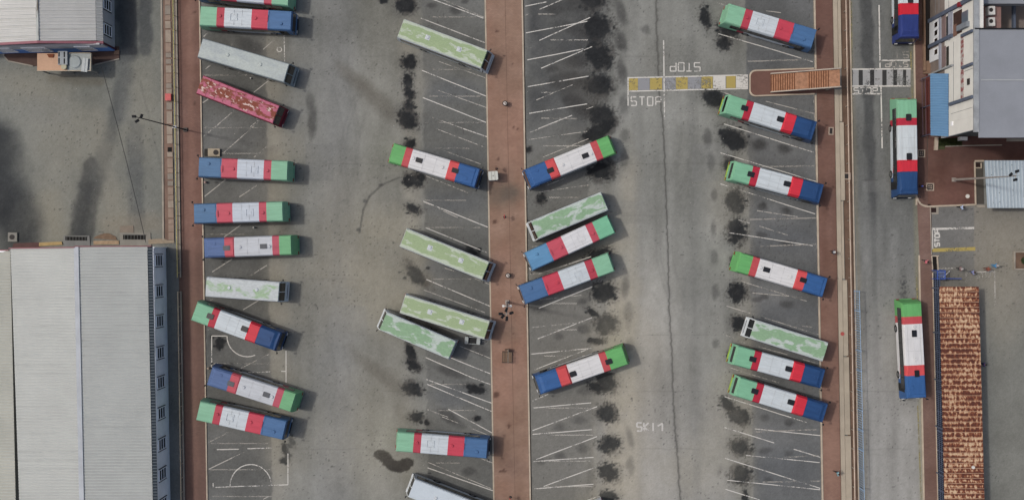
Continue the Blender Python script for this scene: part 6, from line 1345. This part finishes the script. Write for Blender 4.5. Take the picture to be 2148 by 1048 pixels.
def person(x, y, heading, shirt, trousers, label, z=0, pose=0, sk=0, cap=None, bag=None):
    p = P(x, y, 1.4); o = link('person', PM[pose], None, (p.x, p.y, z), R(heading)); tag(o, label, 'person', 'people walking around the depot')
    for i_, m in enumerate((M_SK[sk], shirt, trousers, M_SHOE)):
        o.material_slots[i_].link = 'OBJECT'; o.material_slots[i_].material = m
    h = link('hair', HM, o, (0, .015, 1.675))
    if cap:
        b = MB(); b.tube((0, 0, 0), (0, 0, .07), .118, .10, n=14); b.box((0, .14, .01), (.16, .12, .02)); b.build('cap', cap, o).location = (0, .015, 1.72)
    return o
cl = lambda n_, *c: mat('cloth_' + n_, col(*c), .85, .12, 4)
person(1944.5, 548.5, 60, cl('pink', 206, 104, 118), cl('dark', 40, 38, 42), 'person in a pink top walking on the footpath above the blue gate', KZ, 0, 1)
person(2017, 563.5, 100, cl('greyrose', 140, 118, 118), cl('dark', 40, 38, 42), 'person in greyish top right of the blue gate, left end of the faded lines', 0, 1, 0, cap=cl('pale', 176, 170, 166))
person(2043, 571, -80, cl('lavender', 126, 134, 180), cl('navy', 40, 46, 66), 'person in lavender blue shirt just left of the faded STOP lettering', 0, 0, 0)
person(2074.5, 564, 90, cl('rust', 142, 78, 60), cl('rustdark', 112, 62, 50), 'person in rusty brown clothes beside the one in bright blue', 0, 1, 0, cap=cl('rust', 142, 78, 60))
person(2090, 557, -90, cl('bright_blue', 66, 140, 190), cl('bright_blue', 66, 140, 190), 'person in bright blue clothes with pale hat in the right yard', 0, 1, 1, cap=cl('pale', 176, 170, 166))
person(2020, 434.5, -85, cl('ice', 164, 186, 220), cl('black', 30, 30, 34), 'person in pale blue shirt and black trousers stepping off the plaza kerb', 0, 0, 0)
person(1937, 390, 180, cl('royal', 58, 84, 176), cl('dark', 40, 38, 42), 'person in royal blue beside the front of the kerbside bus', KZ, 1, 0)
person(1962, 131, -60, cl('violet', 124, 112, 196), cl('navy', 40, 46, 66), 'person in violet standing by the low tan wall near the blue awning', .14, 1, 0)
person(2066, 764, -90, cl('plum', 74, 66, 120), cl('navy', 40, 46, 66), 'person in plum purple at the right edge of the rusty roof', 0, 0, 0)
person(1749.5, 528.5, 90, cl('slate', 70, 80, 100), cl('black', 30, 30, 34), 'person in slate grey with white cap at the edge of the right red walkway', KZ, 1, 0, cap=M_WHITE)
person(1758.5, 993, 90, cl('aqua', 120, 168, 178), cl('black', 30, 30, 34), 'person in aqua shirt on the lower right walkway beside the cream drain cover', KZ, 0, 0)
